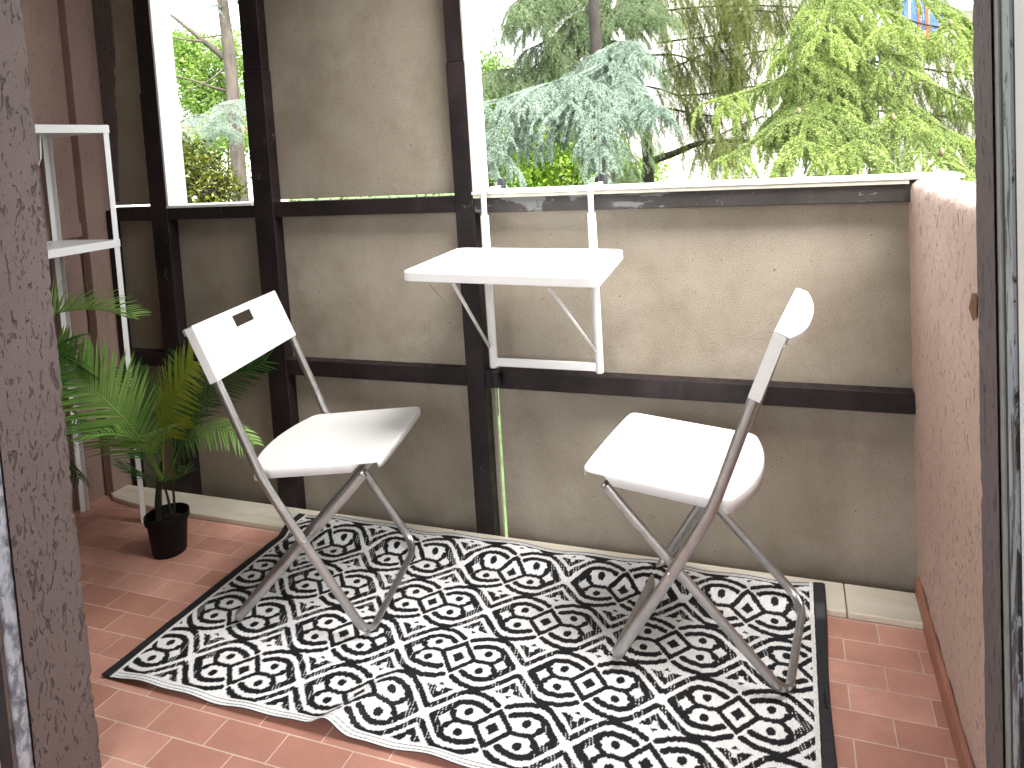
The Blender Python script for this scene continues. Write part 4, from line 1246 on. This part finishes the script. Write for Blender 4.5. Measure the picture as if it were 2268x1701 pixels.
def sp(lst, f): return [(f(x, y, Y), r) for x, y, Y, r in lst]
leafy('yellow green leafy bush glowing behind the blue cedar', sp([(650, 1080, 15, .8), (850, 1250, 15, .8), (500, 1350, 15, .8), (1300, 1400, 15, .7), (1050, 1480, 15, .8), (300, 1480, 15, .8), (760, 1500, 15, .8), (1150, 1250, 15.5, .5)], Z1),
      M_BUSH, (*Z1(800, 1500, 15)[:2], -4.6), 31, .13, 1500)
leafy('light green leafy tree behind the blue cedar at the left jamb', sp([(60, 600, 14, .7), (200, 720, 14, .6), (60, 1000, 14, .8), (150, 1300, 14, .8)], Z1), mat_leaf('pale_green_leaves', (.10, .18, .04), (.20, .31, .08), (.25, .36, .10), 1.5, .5, .4), (*Z1(100, 1500, 14)[:2], -4.6), 32, .11, 1500, 'leafy_tree', 'tree')
leafy('light green leafy tree behind the grey trunk in the narrow window', [(W_(260, 480, 14), .75), (W_(380, 620, 14), .85), (W_(300, 780, 14), .6), (W_(180, 380, 14), .5), (W_(440, 820, 14), .7), (W_(520, 500, 14), .7), (W_(420, 1250, 13), .9), (W_(560, 1100, 13), .7)],
      mat_leaf('fresh_green_leaves', (.12, .22, .035), (.22, .34, .06), (.28, .41, .09), 1.5, .5, .45), (*W_(400, 1500, 14)[:2], -4.6), 33, .11, 1600, 'leafy_tree', 'tree')
leafy('glossy yellow and dark green laurel bush in the narrow window', [(W_(200, 1500, 6.2), .30), (W_(330, 1400, 6.2), .30), (W_(420, 1520, 6.2), .28), (W_(260, 1280, 6.3), .22), (W_(180, 1350, 6.3), .26), (W_(480, 1480, 6.4), .22), (W_(330, 1600, 6.2), .34), (W_(150, 1170, 6.6), .2)],
      M_LAUR, (*W_(300, 1500, 6.2)[:2], -4.6), 34, .062, 620, 'laurel_bush', 'shrub', .42)
leafy('tall dark hedge growing along the far side of the lawn', [((x, 34 + RNG.uniform(-1, 1), -2.8 + RNG.uniform(-.5, .5)), 2.2) for x in np.arange(-40, 8, 3.0)],
      M_OLIVE, (-16, 34, -4.6), 36, .4, 900, 'hedge', 'hedge')

# pale apartment building far behind
ab = empty('apartment_building', (0, 26, -4.6), 0, 'pale apartment building with white balcony behind the cedars', 'building')
M_BW = simple('pale_pink_render', (.80, .74, .70), .9, 0, .04, 1)
M_BB = simple('white_balcony_concrete', (.82, .82, .82), .8, 0, .03, 1)
m = MB(); m.box(-8.5, 9.5, 0, 8, 0, 16); m.build('wall', M_BW, ab)
M_GL = simple('curtained_glass', (.50, .50, .50), .1, 0, .2, 1)
M_SH = simple('pale_shutter', (.66, .63, .60), .6, 0, .1, 3)
for fl_ in range(5):
    z = 1.2 + fl_ * 3.1
    for x in (-7.2, -4.6, -2.0, .6, 3.0, 7.6):
        m = MB(); m.box(x - .65, x + .65, -.06, -.003, z, z + 1.5); w_ = m.build('window', M_SH, ab)
        m = MB(); m.box(x - .55, x + .55, -.075, -.062, z + .08, z + 1.42); m.build('pane', M_GL, w_)
    m = MB(); m.box(3.9, 8.9, -1.3, -.003, z - 1.25, z - 1.05); m.box(3.9, 8.9, -1.3, -1.2, z - 1.05, z - .15); m.build('balcony', M_BB, ab)
m = MB(); m.box(-8.8, 9.8, -.4, 8.3, 16.003, 16.35); m.build('roof', M_BB, ab)
tw2 = empty('drying_rack', tuple(at(2045, 34, 24.6)), 0, 'blue laundry hanging on the balcony of the pale building', 'laundry')
m = MB()
for i in range(5):
    m.box(-.6 + i * .26, -.6 + i * .26 + .2, -.03, .0, -.45 - .1 * (i % 2), .55)
m.build('laundry', simple('blue_laundry', (.06, .13, .50), .8, 0, .3, 6), tw2)
m = MB(); m.box(.05, .13, -.06, -.035, -.8, .6); m.box(-.15, -.09, -.06, -.035, -.9, .6); m.build('ribbon', simple('red_ribbon', (.6, .08, .03), .8), tw2)
# second house behind the narrow window
hb_ = empty('pale_house', tuple(gnd(W_(60, 700, 24))), 0, 'pale pinkish house behind the bare branches in the narrow window', 'building')
m = MB(); m.box(-5, .9, 0, 6, 0, 7.2); m.build('wall', M_BW, hb_)
m = MB(); m.box(-5.3, 1.1, -.3, 6.3, 7.203, 7.5); m.build('roof', simple('roof_tiles', (.35, .16, .1), .8), hb_)
for z in (1.0, 4.0):
    for x in (-3.2, -1.0):
        m = MB(); m.box(x - .5, x + .5, -.05, -.003, z, z + 1.4); w_ = m.build('window', M_SH, hb_)
        m = MB(); m.box(x - .42, x + .42, -.065, -.052, z + .08, z + 1.32); m.build('pane', M_GL, w_)

# ================================================================== LIGHT
SUN_EL, SUN_AZ = 58, 130      # degrees; azimuth from +y towards +x
w = bpy.data.worlds.new('World'); scene.world = w; w.use_nodes = True
nt = w.node_tree; bg = nt.nodes['Background']
sky = nt.nodes.new('ShaderNodeTexSky'); sky.sky_type = 'NISHITA'; sky.sun_disc = False
sky.sun_elevation = R_(SUN_EL); sky.sun_rotation = R_(SUN_AZ)
sky.air_density = 1.0; sky.dust_density = 4.0; sky.ozone_density = 1.0
hs = nt.nodes.new('ShaderNodeHueSaturation'); hs.inputs['Saturation'].default_value = .22; hs.inputs['Value'].default_value = 1.0
nt.links.new(sky.outputs[0], hs.inputs['Color']); nt.links.new(hs.outputs[0], bg.inputs['Color'])
bg.inputs['Strength'].default_value = .15
sl = bpy.data.lights.new('sun', 'SUN'); sl.energy = 1.7; sl.angle = R_(60); sl.color = (1.0, .965, .91)
so = bpy.data.objects.new('sun', sl); COL.objects.link(so)
el, az = R_(SUN_EL), R_(SUN_AZ)
sd = Vector((math.sin(az) * math.cos(el), math.cos(az) * math.cos(el), math.sin(el)))
so.rotation_euler = sd.to_track_quat('Z', 'Y').to_euler()

vs_ = scene.view_settings
vs_.view_transform = 'Standard'; vs_.look = 'None'; vs_.gamma = 1.0; vs_.use_curve_mapping = False
vs_.exposure = 2.68
scene.cycles.max_bounces = 10
scene.cycles.diffuse_bounces = 4
